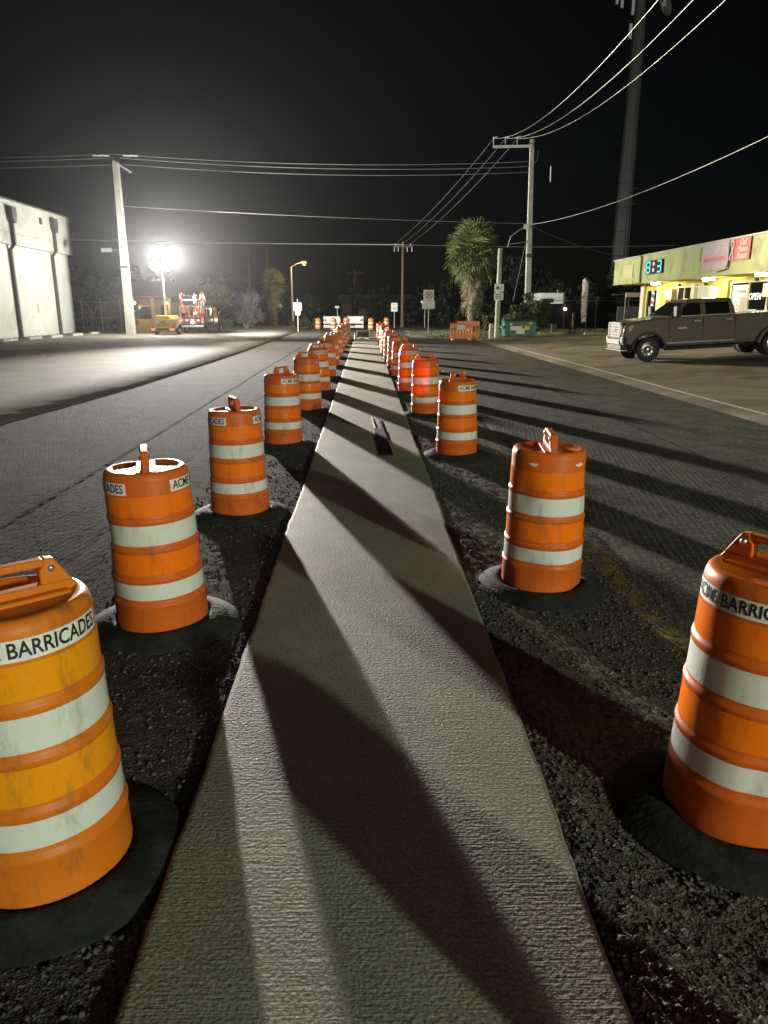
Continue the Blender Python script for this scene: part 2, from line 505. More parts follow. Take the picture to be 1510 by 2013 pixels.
M_org = drum_mat('orange_plastic', (.52, .095, .012), (.64, .135, .016), .44)
M_orgsh = drum_mat('orange_sheeting', (.78, .145, .006), (.86, .20, .008), .28, bump=.35)
M_amber = drum_mat('amber_sheeting', (.78, .27, .006), (.82, .31, .008), .28, bump=.35)
M_whsh = drum_mat('white_sheeting', (.58, .61, .57), (.68, .70, .66), .3, dirt=(.25, .24, .2), bump=.35)
M_amb = drum_mat('amber_plastic', (.58, .145, .010), (.68, .19, .014), .44)
M_rub = mat('recycled_rubber', (.013, .015, .0145), .85, col2=(.03, .034, .031), ns=9, bump=.5, bs=40, spec=.15)
M_lab = mat('label_white', (.74, .74, .7), .5, col2=(.45, .44, .4), ns=18, lo=.5, hi=.8)
M_blk = mat('black_ink', (.012, .012, .013), .5)
M_bolt = mat('zinc_bolt', (.55, .55, .55), .35, .8)

# stepped barrel profile (radius, height)
BP = [(.288, .0), (.290, .02), (.288, .10), (.286, .195), (.2905, .205), (.2915, .215), (.2895, .225), (.281, .232), (.2795, .245),
      (.2785, .30), (.277, .352), (.2825, .362), (.2835, .372), (.2815, .381), (.2735, .388), (.2725, .40), (.271, .46), (.2695, .53),
      (.275, .540), (.276, .550), (.274, .559), (.2665, .566), (.2655, .58), (.264, .63), (.263, .702), (.268, .712), (.269, .722), (.267, .731),
      (.260, .738), (.259, .75), (.258, .80), (.257, .868), (.2575, .873), (.256, .88), (.255, .95), (.253, .965), (.246, .985), (.236, .996),
      (.222, 1.0), (.205, .996), (.19, .988), (.12, .985), (.0, .985)]
def prof_r(z):
    for (r0, z0), (r1, z1) in zip(BP[:-1], BP[1:]):
        if z0 <= z <= z1 and z1 > z0: return r0 + (r1 - r0) * (z - z0) / (z1 - z0)
    return .25
def dent(v, seed, amp):
    out = []
    rnd = random.Random(seed)
    ds = [(rnd.uniform(0, 2 * PI), rnd.uniform(.02, .95), rnd.uniform(.15, .45), rnd.uniform(.05, .14), rnd.uniform(.3, 1) * amp) for _ in range(9)]
    for (x, y, z) in v:
        q = math.atan2(y, x); r = math.hypot(x, y)
        k = 0
        for (a, zz, wa, wz, am) in ds:
            da = (q - a + PI) % (2 * PI) - PI
            k += am * math.exp(-(da / wa) ** 2 - ((z - zz) / wz) ** 2)
        k += amp * .25 * math.sin(2 * q + seed) * (z - .2)
        if r > .01:
            s = (r - k) / r
            x *= s; y *= s
        if z > .93: z += (-k * .5 if r > .15 else 0)
        out.append((x, y, z))
    return out
def band_prof(z0, z1, off):
    ks = np.linspace(z0, z1, 25)
    return [(prof_r(z) + off + .0009 * math.sin(i * PI / 2) ** 2 * (0 < i < 24), z) for i, z in enumerate(ks)]
BANDS = [('reflective_band', .255, .350, 'w'), ('reflective_band', .405, .530, 'o'), ('reflective_band', .582, .700, 'w'), ('reflective_band', .752, .868, 'o')]
LABEL_Z = .9135
def wrap(me, r, z0, ang0):
    for v in me.vertices:
        a = ang0 + v.co.x / r
        v.co = (r * math.cos(a), r * math.sin(a), z0 + v.co.y)

def make_drum(seed, amp, label_state, sheet):
    """one set of meshes; returned as a list of (name, mesh, parent index, material)"""
    out = []
    b = MB().lathe(BP, 64); b.v = dent(b.v, seed, amp)
    plastic = M_amb if sheet is M_amber else M_org
    out.append(('barrel', b.mesh('barrel'), None, plastic))
    for nm, z0, z1, c in BANDS:
        m = MB().lathe(band_prof(z0, z1, .0016), 64)
        m.v = dent(m.v, seed, amp)
        out.append((nm, m.mesh(nm), None, M_whsh if c == 'w' else sheet))
    # handle: a trapezoid grip with a slot, on two feet, across the lid
    h = MB()
    t = .024
    for q in (-1, 1):
        h.prism([(q * .205, 1.02), (q * .098, 1.02), (q * .098, 1.070), (q * .112, 1.084), (q * .118, 1.108), (q * .150, 1.104)], -t, t, 'X')
    h.prism([(-.117, 1.080), (.117, 1.080), (.117, 1.107), (-.117, 1.107)], -t * .9, t * .9, 'X')
    h.prism([(-.236, .975), (.236, .975), (.203, 1.022), (-.203, 1.022)], -t * .97, t * .97, 'X')
    h.prism([(-.20, .975), (.20, .975), (.18, .998), (-.18, .998)], -.06, .06, 'X')
    hm = h.mesh('handle')
    out.append(('handle', hm, None, plastic))
    hi_ = len(out) - 1
    for s in (-1, 1):
        bo = MB().cyl((-t - .008, s * .137, 1.074), (t + .008, s * .137, 1.074), .012, n=12)
        out.append(('bolt', bo.mesh('bolt'), hi_, M_bolt))
    # lettered strips on two sides
    R0 = .2552
    if label_state == 'full':
        for k, a0 in enumerate((0, PI)):
            arc = R(120); n = 30
            m = MB(); vv = []
            for i in range(n + 1):
                a = a0 - arc / 2 + arc * i / n
                for z in (LABEL_Z - .034, LABEL_Z + .034):
                    r = prof_r(z) + .0022
                    vv.append((r * math.cos(a), r * math.sin(a), z))
            m.raw(vv, [(2 * i, 2 * i + 2, 2 * i + 3, 2 * i + 1) for i in range(n)])
            m.v = dent(m.v, seed, amp)
            out.append(('label_strip', m.mesh('label_strip'), None, M_lab))
            pi = len(out) - 1
            tm = text_mesh('ACME BARRICADES', .069, bold=.0012)
            w = max(v.co.x for v in tm.vertices) - min(v.co.x for v in tm.vertices)
            cx = (max(v.co.x for v in tm.vertices) + min(v.co.x for v in tm.vertices)) / 2
            f = (arc * R0 - .022) / w
            for v in tm.vertices: v.co.x = (v.co.x - cx) * f
            wrap(tm, R0 + .0048, LABEL_Z, a0)
            vs_ = dent([tuple(v.co) for v in tm.vertices], seed, amp)
            for v, q in zip(tm.vertices, vs_): v.co = q
            tm.materials.clear()
            out.append(('lettering', tm, pi, M_blk))
    elif label_state == 'torn':
        for a0, wd in ((-PI / 2 - .55, .075), (-PI / 2 + .78, .085), (PI / 2, .12)):
            n = 8; m = MB(); vv = []
            for i in range(n + 1):
                a = a0 + wd / .255 * (i / n - .5) * 1.0
                up = .018 * math.sin(PI * i / n) * (.6 + .4 * math.sin(i * 2.3)); dn = .014 * math.sin(PI * i / n)
                for z in (.92 - dn, .92 + up):
                    r = prof_r(z) + .0026; vv.append((r * math.cos(a), r * math.sin(a), z))
            m.raw(vv, [(2 * i, 2 * i + 2, 2 * i + 3, 2 * i + 1) for i in range(n)])
            m.v = dent(m.v, seed, amp)
            out.append(('label_scrap', m.mesh('label_scrap'), None, M_lab))
    # ribbed rubber collar
    n = 144; prof = [(.296, .012), (.296, .058), (.305, .068), (.322, .070), (.36, .060), (.42, .036), (.462, .017), (.478, .006), (.478, .0)]
    vv = []; ff = []
    rnd = random.Random(seed)
    ph = rnd.uniform(0, 6)
    for j, (r, z) in enumerate(prof):
        for i in range(n):
            q = 2 * PI * i / n
            rib = (.0045 if i % 2 else 0) * (1 if 3 <= j <= 7 else 0)
            warp = 1 + .05 * math.sin(2 * q + ph) + .04 * math.sin(3 * q + ph * 2)
            zz = z * warp + (rib if z > .005 else 0)
            rr = r + (rib * .6 if j >= 6 else 0) + (.012 * math.sin(2 * q + ph) if j > 3 else 0)
            vv.append((rr * math.cos(q), rr * math.sin(q), zz))
    for j in range(len(prof) - 1):
        for i in range(n):
            i2 = (i + 1) % n
            ff.append((j * n + i, j * n + i2, (j + 1) * n + i2, (j + 1) * n + i))
    out.append(('rubber_collar', MB().raw(vv, ff).mesh('rubber_collar'), None, M_rub))
    for nm, me, p, ma in out:
        me.materials.clear(); me.materials.append(ma)
        me.polygons.foreach_set('use_smooth', [True] * len(me.polygons))
        if nm in ('handle', 'rubber_collar', 'barrel'): me.set_sharp_from_angle(angle=R(38 if nm != 'barrel' else 55))
    return out
VAR = [make_drum(3, .011, 'full', M_orgsh), make_drum(11, .015, 'full', M_orgsh), make_drum(5, .028, 'torn', M_orgsh),
       make_drum(23, .004, 'full', M_amber), make_drum(37, .018, 'torn', M_orgsh)]
def put_drum(x, y, z, yaw, var, label, group, tilt=(0, 0), scale=1.):
    t = thing('traffic_drum', label, 'traffic drum', (x, y, z), group=group, rot=(0, 0, 0))
    t.scale = (scale,) * 3
    made = []
    for nm, me, p, ma in VAR[var]:
        o = bpy.data.objects.new(nm, me); COL.objects.link(o)
        o.parent = made[p] if p is not None else t
        if p is None:
            if nm == 'rubber_collar': o.rotation_euler = (0, 0, yaw)
            else:
                o.rotation_euler = (Matrix.Rotation(tilt[1], 4, 'Y') @ Matrix.Rotation(tilt[0], 4, 'X') @ Matrix.Rotation(yaw, 4, 'Z')).to_euler()
                o.scale = (1, 1, 1.06)
        made.append(o)
        if nm == 'handle':
            m = o.modifiers.new('bevel', 'BEVEL'); m.width = .006; m.segments = 2; m.limit_method = 'ANGLE'; m.angle_limit = R(40)
    return t
ZD = -.05
def face(x, y): return math.atan2(-x, y)      # yaw that turns the seam of the lettering to the camera
GL = 'orange drums along the left side of the strip'
GR = 'orange drums along the right side of the strip'
ordn = ['nearest', 'second', 'third', 'fourth', 'fifth', 'sixth', 'seventh', 'eighth', 'ninth', 'tenth', 'eleventh', 'twelfth', 'thirteenth', 'fourteenth']
Lx = [(-1.185, 2.31), (-1.34, 4.47), (-1.27, 7.12), (-1.25, 10.95), (-1.17, 14.7), (-1.15, 18.2), (-1.16, 22.0), (-1.19, 26.4), (-1.22, 31.0), (-1.26, 35.4), (-1.24, 39.6), (-1.22, 43.8), (-1.2, 48.0)]
Lcfg = [(101, 3), (0, 1), (11, 0), (-31, 0), (82, 4), (95, 1), (60, 0), (100, 2), (20, 1), (75, 0), (120, 1), (40, 0), (85, 1)]
Llab = ['amber and white banded drum nearest the camera, cut by the left frame edge',
        'clean orange drum second from the camera on the left, lettering split to both sides',
        'scuffed orange drum third from the camera on the left of the strip',
        'orange drum fourth from the camera on the left, lettering on its right half']
for i, ((x, y), (a, v)) in enumerate(zip(Lx, Lcfg)):
    lab = Llab[i] if i < 4 else 'orange and white drum, %s from the camera in the left row' % ordn[i]
    tl = (R(random.uniform(-1.6, 1.6)), R(random.uniform(-1.8, 1.8)))
    put_drum(x, y, ZD, face(x, y) + R(a), v, lab, GL, tl)
Rx = [(1.51, 2.52), (1.29, 5.05), (1.27, 10.05), (1.17, 14.1), (1.08, 18.0), (1.05, 22.0), (1.03, 26.0), (1.0, 29.6), (.98, 33.6), (1.0, 37.8), (1.02, 42), (1.0, 46), (1.0, 49.6)]
Rcfg = [(-113, 1), (8, 2), (-28, 0), (90, 4), (96, 1), (84, 2), (70, 0), (100, 1), (30, 0), (80, 4), (45, 1), (95, 0), (10, 1)]
Rlab = ['orange drum nearest the camera on the right, lettered strip cut by the frame edge',
        'dented leaning orange drum with torn label scraps, second on the right',
        'orange drum third from the camera on the right, white edge glow and lettering']
for i, ((x, y), (a, v)) in enumerate(zip(Rx, Rcfg)):
    lab = Rlab[i] if i < 3 else 'orange and white drum, %s from the camera in the right row' % ordn[i]
    tl = (R(random.uniform(-1.6, 1.6)), R(random.uniform(-1.8, 1.8)))
    if i == 1: tl = (R(.6), R(.4))
    if i == 0: tl = (R(0), R(1.6))
    put_drum(x, y, ZD, face(x, y) + R(a), v, lab, GR, tl)
put_drum(1.42, .62, ZD, 0, 0, 'orange drum just behind the nearest right drum, outside the picture', GR)
GF = 'drums closing the far end of the street'
for i, ((x, y), lab) in enumerate(zip([(-4.56, 72.9), (-3.0, 71.0), (-1.85, 72.9), (2.06, 72.8), (.55, 70.5)],
        ['far drum left of the striped barricades, leftmost of the far group', 'far drum in front of the left striped barricade',
         'far drum between the two striped barricades', 'far drum beside the speed limit sign post, rightmost of the far group',
         'far drum right of the right striped barricade'])):
    put_drum(x, y, ZD, R(40 * i), i % 2, lab, GF)

# loose stones and crumbs along both edges of the strip
def pebbles(name, n, xr, yr, label, seed, sz=(.004, .016)):
    rng_ = np.random.default_rng(seed)
    u = rng_.random(n); y = yr[0] * (yr[1] / yr[0]) ** u
    x = xr[0] + (xr[1] - xr[0]) * rng_.random(n) ** 1.5
    z = road_height(x, y)
    base = np.array([(1, 0, 0), (-1, 0, 0), (0, 1, 0), (0, -1, 0), (0, 0, 1), (0, 0, -1)], float)
    tri = np.array([(0, 2, 4), (2, 1, 4), (1, 3, 4), (3, 0, 4), (2, 0, 5), (1, 2, 5), (3, 1, 5), (0, 3, 5)])
    s = sz[0] + (sz[1] - sz[0]) * rng_.random(n) ** 3
    jit = 1 + .7 * (rng_.random((n, 6, 3)) - .5)
    v = base[None] * jit + .35 * (rng_.random((n, 6, 3)) - .5)
    a = rng_.random(n) * 2 * PI; ca, sa = np.cos(a), np.sin(a)
    vx = v[..., 0] * ca[:, None] - v[..., 1] * sa[:, None]; vy = v[..., 0] * sa[:, None] + v[..., 1] * ca[:, None]
    v = np.stack([vx, vy, v[..., 2] * .75], -1) * s[:, None, None] + np.stack([x, y, z + s * .3], -1)[:, None]
    f = tri[None] + 6 * np.arange(n)[:, None, None]
    o = link(name, np_mesh(name, v.reshape(-1, 3), f.reshape(-1, 3)), M_peb)
    return setp(o, label, 'gravel', kind='stuff')
M_peb = mat('crushed_asphalt', (.05, .05, .042), .95, col2=(.14, .135, .105), ns=30, nd=2, lo=.4, hi=.7, spec=.05)
pebbles('loose_gravel', 12000, (.765, 2.1), (1.5, 16), 'crumbled asphalt and gravel along the right edge of the strip', 1)
pebbles('loose_gravel', 5000, (-.75, -1.9), (1.5, 16), 'crumbled asphalt along the left edge of the strip', 2)
pebbles('loose_gravel', 6000, (-6, 6.5), (2.0, 20), 'small loose chips scattered over the milled road', 3, (.003, .009))
pebbles('loose_gravel', 60, (-.7, .74), (1.7, 12), 'few tiny crumbs on the concrete strip', 4, (.002, .005)).location.z = .055

# black plank and laths on the strip
pl = thing('finishing_plank', 'long black plank lying on the concrete strip between the drums', 'plank', (.25, 10.93, 0), R(1.9))
M_plank = mat('black_plank', (.006, .006, .007), .95, col2=(.012, .012, .012), spec=.05)
MB().bx(-.085, .085, -1.1, 1.1, .002, .025).build('board', M_plank, pl, bevel=.004)
MB().bx(.05, .08, 1.11, 2.25, .004, .022).build('handle', M_plank, pl, bevel=.003)
st = MB().bx(-.012, .012, -.6, .6, .002, .016).build('wooden_lath', mat('pale_lath', (.55, .5, .4), .7))
setp(st, 'thin pale lath lying on the strip beside the black plank', 'lath'); st.location = (.13, 12.75, 0); st.rotation_euler = (0, 0, R(2.4))

# ------------------------------------------------------------------ common materials
M_conc = mat('cast_concrete', (.36, .35, .31), .85, col2=(.46, .45, .40), ns=3, bump=.2, bs=40)
M_wood = mat('weathered_wood', (.10, .075, .05), .85, col2=(.16, .125, .09), ns=4, stretch=(8, 8, .5), bump=.3, bs=20)
M_galv = mat('galvanised_steel', (.42, .43, .43), .45, .6, col2=(.32, .33, .33), ns=5)
M_alu = mat('sign_post_steel', (.5, .5, .48), .5, .3)
M_sign = mat('white_sign_sheet', (.80, .80, .76), .45, col2=(.7, .7, .66), ns=3)
M_red = mat('sign_red', (.6, .02, .02), .4)
M_dark = mat('black_rubber', (.012, .012, .013), .7)
M_dark2 = mat('dark_grey_steel', (.04, .04, .042), .5, .3)
M_chrome = mat('chrome', (.75, .73, .70), .2, .6, col2=(.62, .60, .57), ns=4)
M_glass = mat('dark_glass', (.008, .009, .010), .06, spec=.6)
M_bwire = mat('bare_wire', (.55, .54, .5), .5, .2)
M_dwire = mat('dark_wire', (.16, .16, .16), .6)
M_yel = mat('machine_yellow', (.62, .42, .06), .45, col2=(.5, .33, .05), ns=4)
M_grn = mat('dumpster_green', (.018, .15, .095), .5, col2=(.03, .11, .07), ns=5, bump=.1, bs=10)

# ------------------------------------------------------------------ light tower trailer and its lamp
LT = Vector((-15.1, 57.7, 0))
tr = thing('light_tower', 'yellow light tower trailer with a glaring lamp mast on the left lot', 'light tower', LT, R(-6))
b = MB().prism([(-.62, .45), (.62, .45), (.62, 1.18), (.5, 1.42), (-.5, 1.42), (-.62, 1.18)], -.95, .95, 'Y')
b.build('generator_housing', M_yel, tr, bevel=.03)
MB().bx(-.5, .5, -.975, -.955, .62, 1.05).build('louvre_panel', mat('louvre_yellow', (.32, .21, .03), .6), tr)
for sx in (-.36, .36):
    MB().cyl((sx, -.99, .98), (sx, -.955, .98), .12, n=16).build('round_lamp_cover', M_alu, tr)
MB().bx(-.95, .95, -1.02, -.9, .36, .50).build('bumper', M_dark2, tr)
M_tail = mat('tail_lamp', (.5, .02, .015), .4, emit=6, ecol=(1, .06, .03))
for sx in (-.72, .72):
    MB().bx(sx - .16, sx + .16, -1.045, -1.022, .38, .49).build('tail_lamp', M_tail, tr)
for sx in (-.85, .85):
    o = MB().lathe([(.0, -.1), (.16, -.1), (.30, -.09), (.32, -.03), (.32, .03), (.30, .09), (.16, .1), (0, .1)], 20, Matrix.Translation((sx, 0, .32)) @ Matrix.Rotation(PI / 2, 4, 'Y')).build('wheel', M_dark, tr, smooth=True)
    MB().lathe([(.0, -.108), (.15, -.108), (.16, -.095), (.16, .095), (.15, .108), (0, .108)], 16, Matrix.Translation((sx, 0, .32)) @ Matrix.Rotation(PI / 2, 4, 'Y')).build('rim', M_alu, o)
    MB().prism([(-.42, .5), (-.36, .66), (-.2, .72), (.2, .72), (.36, .66), (.42, .5), (.38, .5), (.33, .62), (.18, .68), (-.18, .68), (-.33, .62), (-.38, .5)], sx - .14, sx + .14, 'X').build('fender', M_dark2, tr)
MB().tube([(0, .9, .42), (0, 2.3, .42)], .05).build('drawbar', M_dark2, tr)
ms = MB().bx(-.075, .075, -.2, -.05, 1.4, 3.0).build('mast', M_galv, tr)
MB().bx(-.055, .055, -.18, -.07, 3.0, 4.3).build('mast_section', M_galv, ms)
MB().bx(-.04, .04, -.165, -.085, 4.3, 5.25).build('mast_section', M_galv, ms)
MB().bx(-.65, .65, -.16, -.10, 5.0, 5.07).build('lamp_bar', M_galv, tr)
M_lamp = mat('lamp_face', (1, 1, 1), .5, emit=260, ecol=(1, .985, .93))
aim = Vector((15, -48, -5.2)).normalized()
for i, (dx, dz) in enumerate(((-.46, 5.80), (.46, 5.80), (-.46, 5.02), (.46, 5.02))):
    q = Vector((aim.x + .25 * (1 if dx > 0 else -1), aim.y, aim.z)).to_track_quat('Z', 'Y').to_matrix().to_4x4()
    Mx = Matrix.Translation((dx, -.26, dz)) @ q
    h = MB().lathe([(.06, -.26), (.2, -.2), (.37, -.02), (.38, .03)], 20, Mx).build('lamp_head', M_dark2, tr, smooth=True)
    MB().lathe([(.0, .035), (.2, .035), (.365, .03)], 20, Mx).build('lamp_lens', M_lamp, h)
def spot(name, loc, target, watts, size, soft, blend, col):
    l = bpy.data.lights.new(name, 'SPOT'); l.energy = watts; l.spot_size = R(size); l.shadow_soft_size = soft; l.spot_blend = blend; l.color = col
    o = bpy.data.objects.new(name, l); COL.objects.link(o); o.location = loc
    o.rotation_euler = (Vector(loc) - Vector(target)).to_track_quat('Z', 'Y').to_euler()
    return o
def point(name, loc, watts, soft, col):
    l = bpy.data.lights.new(name, 'POINT'); l.energy = watts; l.shadow_soft_size = soft; l.color = col
    o = bpy.data.objects.new(name, l); COL.objects.link(o); o.location = loc
    return o
spot('tower_lamp_beam', (LT.x + .05, LT.y - .62, 5.4), (-.3, 3, 9.5), 340000, 46, .3, 1, (1, .95, .86))
spot('tower_lamp_beam', (LT.x + .6, LT.y - .62, 5.4), (13, 20, 5.5), 230000, 50, .3, 1, (1, .91, .77))
spot('tower_lamp_side', (LT.x + .7, LT.y - .3, 5.5), (9, 62, 4.0), 60000, 120, .3, 1, (1, .97, .88))
spot('tower_lamp_back', (LT.x + .3, LT.y + .5, 5.5), (-2, 80, 0), 17000, 70, .3, 1, (1, .97, .9))
point('tower_lamp_spill', (LT.x, LT.y - .75, 5.45), 5200, .3, (1, .96, .88))

# brake lamps of a vehicle waiting behind the camera redden the middle drums of the right row
spot('brake_lamp', (.3, -3.0, 1.0), (1.06, 23, .55), 9000, 3.4, .06, .5, (1, .07, .11))

# ------------------------------------------------------------------ work truck behind the trailer
wt = thing('work_truck', 'traffic control pickup loaded with cones and a lit arrow board behind the light tower', 'truck', (-13.9, 60.6, 0), R(-4))
M_wt = mat('dark_truck_paint', (.05, .05, .055), .35)
MB().bx(-1.0, 1.0, 0, 2.6, .62, .78).build('bed_floor', M_wt, wt)
for sx in (-1, 1): MB().bx(sx * 1.0 - .04, sx * 1.0 + .04, 0, 2.6, .78, 1.32).build('bed_side', M_wt, wt, bevel=.02)
tg = MB().bx(-.95, .95, -.06, .0, .72, 1.3).build('tailgate', M_wt, wt, bevel=.02)
for i in range(8):
    MB().bx(-.92 + i * .23, -.92 + i * .23 + .2, -.075, -.062, .95, 1.1).build('reflective_stripe', M_red if i % 2 else M_sign, tg)
MB().bx(-1.0, 1.0, -.25, -.05, .48, .62).build('step_bumper', M_chrome, wt, bevel=.02)
for sx in (-.9, .9): MB().bx(sx - .08, sx + .08, -.085, -.063, .82, 1.22).build('tail_lamp', M_tail, wt)
M_strobe = mat('strobe_lamp', (1, .9, .7), .4, emit=45, ecol=(1, .82, .55))
MB().cyl((.12, -.3, .86), (.12, -.26, .86), .09, n=12).build('work_lamp', M_strobe, wt)
MB().cyl((.35, -.1, 1.55), (.35, -.06, 1.55), .07, n=12).build('work_lamp', M_strobe, wt)
cb = MB().prism([(2.6, .6), (2.6, 1.4), (2.75, 2.0), (3.9, 2.0), (4.5, 1.4), (5.9, 1.3), (5.95, .6)], -.98, .98, 'X').build('cab', M_wt, wt, bevel=.06)
MB().bx(-.75, .75, 2.55, 2.59, 1.45, 1.9).build('rear_window', M_glass, cb)
MB().bx(1.0, 1.06, 2.9, 3.9, .7, 1.9).build('door', M_yel, cb)
for y in (1.25, 5.0):
    for sx in (-.92, .92):
        o = MB().lathe([(.0, -.13), (.2, -.13), (.36, -.12), (.39, -.05), (.39, .05), (.36, .12), (.2, .13), (0, .13)], 20, Matrix.Translation((sx, y, .39)) @ Matrix.Rotation(PI / 2, 4, 'Y')).build('wheel', M_dark, wt, smooth=True)
        MB().lathe([(.0, .136), (.2, .136), (.21, .12), (.21, -.12), (.2, -.136), (0, -.136)], 14, Matrix.Translation((sx, y, .39)) @ Matrix.Rotation(PI / 2, 4, 'Y')).build('rim', M_alu, o)
rk = MB()
for sx in (-.9, .9):
    for y in (.05, 1.3, 2.5): rk.cyl((sx, y, 1.3), (sx, y, 2.1), .03, n=6)
    rk.cyl((sx, .0, 2.1), (sx, 2.55, 2.1), .03, n=6)
for y in (.05, 1.3, 2.5): rk.cyl((-.9, y, 2.1), (.9, y, 2.1), .03, n=6)
rk.build('rack', M_alu, wt)
ar = MB().bx(-.78, .5, .4, .46, 2.18, 2.95).build('arrow_board', M_dark, wt)
M_arrow = mat('arrow_lamps', (1, .95, .85), .4, emit=5, ecol=(1, .95, .88))
MB().bx(-.72, .42, .375, .398, 2.56, 2.63).build('arrow_shaft', M_arrow, ar)
MB().raw([(.42, .38, 2.6), (.18, .38, 2.86), (.11, .38, 2.80), (.3, .38, 2.6), (.11, .38, 2.4), (.18, .38, 2.34)], [(0, 1, 2, 3), (0, 3, 4, 5)]).build('arrow_head', M_arrow, ar)
rr = random.Random(5)
M_cone = mat('cone_orange', (.75, .14, .03), .5)
M_pale = mat('delineator_white', (.8, .78, .72), .5)
for i in range(26):
    left = i % 3 == 0
    x0 = rr.uniform(-.95, -.5) if left else rr.uniform(.15, .95); y0 = rr.uniform(.1, 1.2)
    tip = (x0 + rr.uniform(-.3, .3), y0 + rr.uniform(-.2, .2), rr.uniform(2.5, 3.15))
    base = (x0 * .9, y0, 1.6)
    st_ = MB().cyl(base, tip, .055, .04, 7).build('delineator_post', M_cone if i % 2 else M_pale, wt)
    a = Vector(base).lerp(Vector(tip), .72); c = Vector(base).lerp(Vector(tip), .9)
    MB().cyl(a, c, .058, .052, 7).build('collar', M_pale if i % 2 else M_cone, st_)
for i in range(14):
    x0 = rr.uniform(-.8, .8); y0 = rr.uniform(.2, 2.2)
    MB().cyl((x0, y0, .8), (x0 + rr.uniform(-.1, .1), y0, 1.75), .14, .04, 10).build('traffic_cone', M_cone, wt)
mr = MB().tube([(1.0, 3.6, 1.5), (1.25, 3.6, 1.5)], .02); mr.bx(1.2, 1.3, 3.55, 3.65, 1.35, 1.7); mr.build('side_mirror', M_dark, wt)
MB().cyl((1.15, 3.2, 1.0), (1.15, 3.16, 1.0), .07, n=10).build('marker_lamp', M_strobe, wt)

# ------------------------------------------------------------------ warehouse on the left
M_wall = mat('painted_block_wall', (.60, .64, .57), .8, col2=(.52, .56, .50), ns=.35, bump=.15, bs=14, stain=((.46, .49, .43), .5))
M_wall2 = mat('painted_fascia_wall', (.50, .53, .47), .8, col2=(.42, .45, .40), ns=.5, stain=((.36, .38, .33), .7))
M_spout = mat('downspout_metal', (.13, .12, .12), .5, .2, col2=(.09, .085, .085), ns=4)
wh = thing('warehouse', 'tall pale green warehouse with two downspouts on the left', 'warehouse', (-23.6, 49, 0))
w_ = MB().bx(-18, 0, -22, 12.75, -.1, 6.02).build('wall', M_wall, wh)
u_ = MB().bx(-18, .32, -22, 12.95, 6.0, 8.75).build('upper_wall', M_wall2, wh)
MB().bx(-18.1, .40, -22, 13.03, 8.75, 8.85).build('roof_edge', M_spout, wh)
MB().bx(.32, .335, -22, 12.95, 6.72, 6.76).build('wall_joint', mat('joint_grey', (.3, .32, .29), .8), u_)
for y in (2.75, 9.45):
    d = MB()
    d.prism([(-.34, 8.35), (.34, 8.35), (.34, 7.75), (.13, 7.35), (-.13, 7.35), (-.34, 7.75)], .33, .68, 'X').v
    d.v = [(p[0], p[1] + y, p[2]) for p in d.v]
    o = d.build('downspout', M_spout, wh, bevel=.01)
    MB().bx(.34, .54, y - .1, y + .1, 6.05, 7.36).build('pipe', M_spout, o)
    MB().tube([(.44, y, 6.08), (.13, y, 5.72)], .11, 8).build('elbow', M_spout, o)
    MB().bx(.02, .22, y - .1, y + .1, 0, 5.75).build('pipe', M_spout, o)
MB().bx(.01, .025, 6.0, 6.22, 1.62, 2.25).build('notice_plate', mat('notice_yellow', (.55, .48, .1), .6), wh)
MB().bx(.33, .36, 7.3, 7.75, 7.75, 8.2).build('vent', M_spout, wh)
MB().bx(.33, .36, 3.3, 3.7, 7.8, 8.2).build('vent', M_spout, wh)
M_stop = mat('wheel_stop_concrete', (.55, .53, .42), .85, col2=(.42, .41, .33), ns=3)
for i, (x, y) in enumerate([(-21.85, 44.0), (-21.8, 46.3), (-21.6, 49.4), (-21.4, 52.3), (-21.3, 55.8), (-21.3, 59.6)]):
    p = MB().prism([(-.12, 0), (.12, 0), (.09, .16), (-.09, .16)], -.95, .95, 'Y').build('wheel_stop', M_stop, bevel=.015)
    p.location = (x, y, 0)
    setp(p, 'concrete wheel stop by the warehouse wall, %s from the left frame edge' % ['first', 'second', 'third', 'fourth', 'fifth', 'sixth'][i], 'wheel stop', 'wheel stops along the warehouse')
st_ = MB().bx(-23.55, -22.15, 27, 62, .0, .03).build('planting_strip', mat('strip_grass', (.05, .06, .02), .9, col2=(.10, .10, .05), ns=3, bump=.8, bs=30, bdist=.03))
setp(st_, kind='structure')
# chain link gate
M_gate = mat('dull_gate_steel', (.16, .15, .14), .7, .2)
gt = thing('metal_gate', 'galvanised bar gate beside the warehouse end', 'gate', (-23.2, 62.5, 0))
for x in (0, 1.55, 3.1): MB().cyl((x, 0, 0), (x, 0, 2.75), .05, n=8).build('post', M_gate, gt)
for z in (1.2, 2.45): MB().cyl((0, 0, z), (3.1, 0, z), .03, n=6).build('rail', M_gate, gt)
for i in range(1, 12):
    if i % 6: MB().cyl((i * .26, 0, .1), (i * .26, 0, 2.45), .014, n=5).build('bar', M_gate, gt)

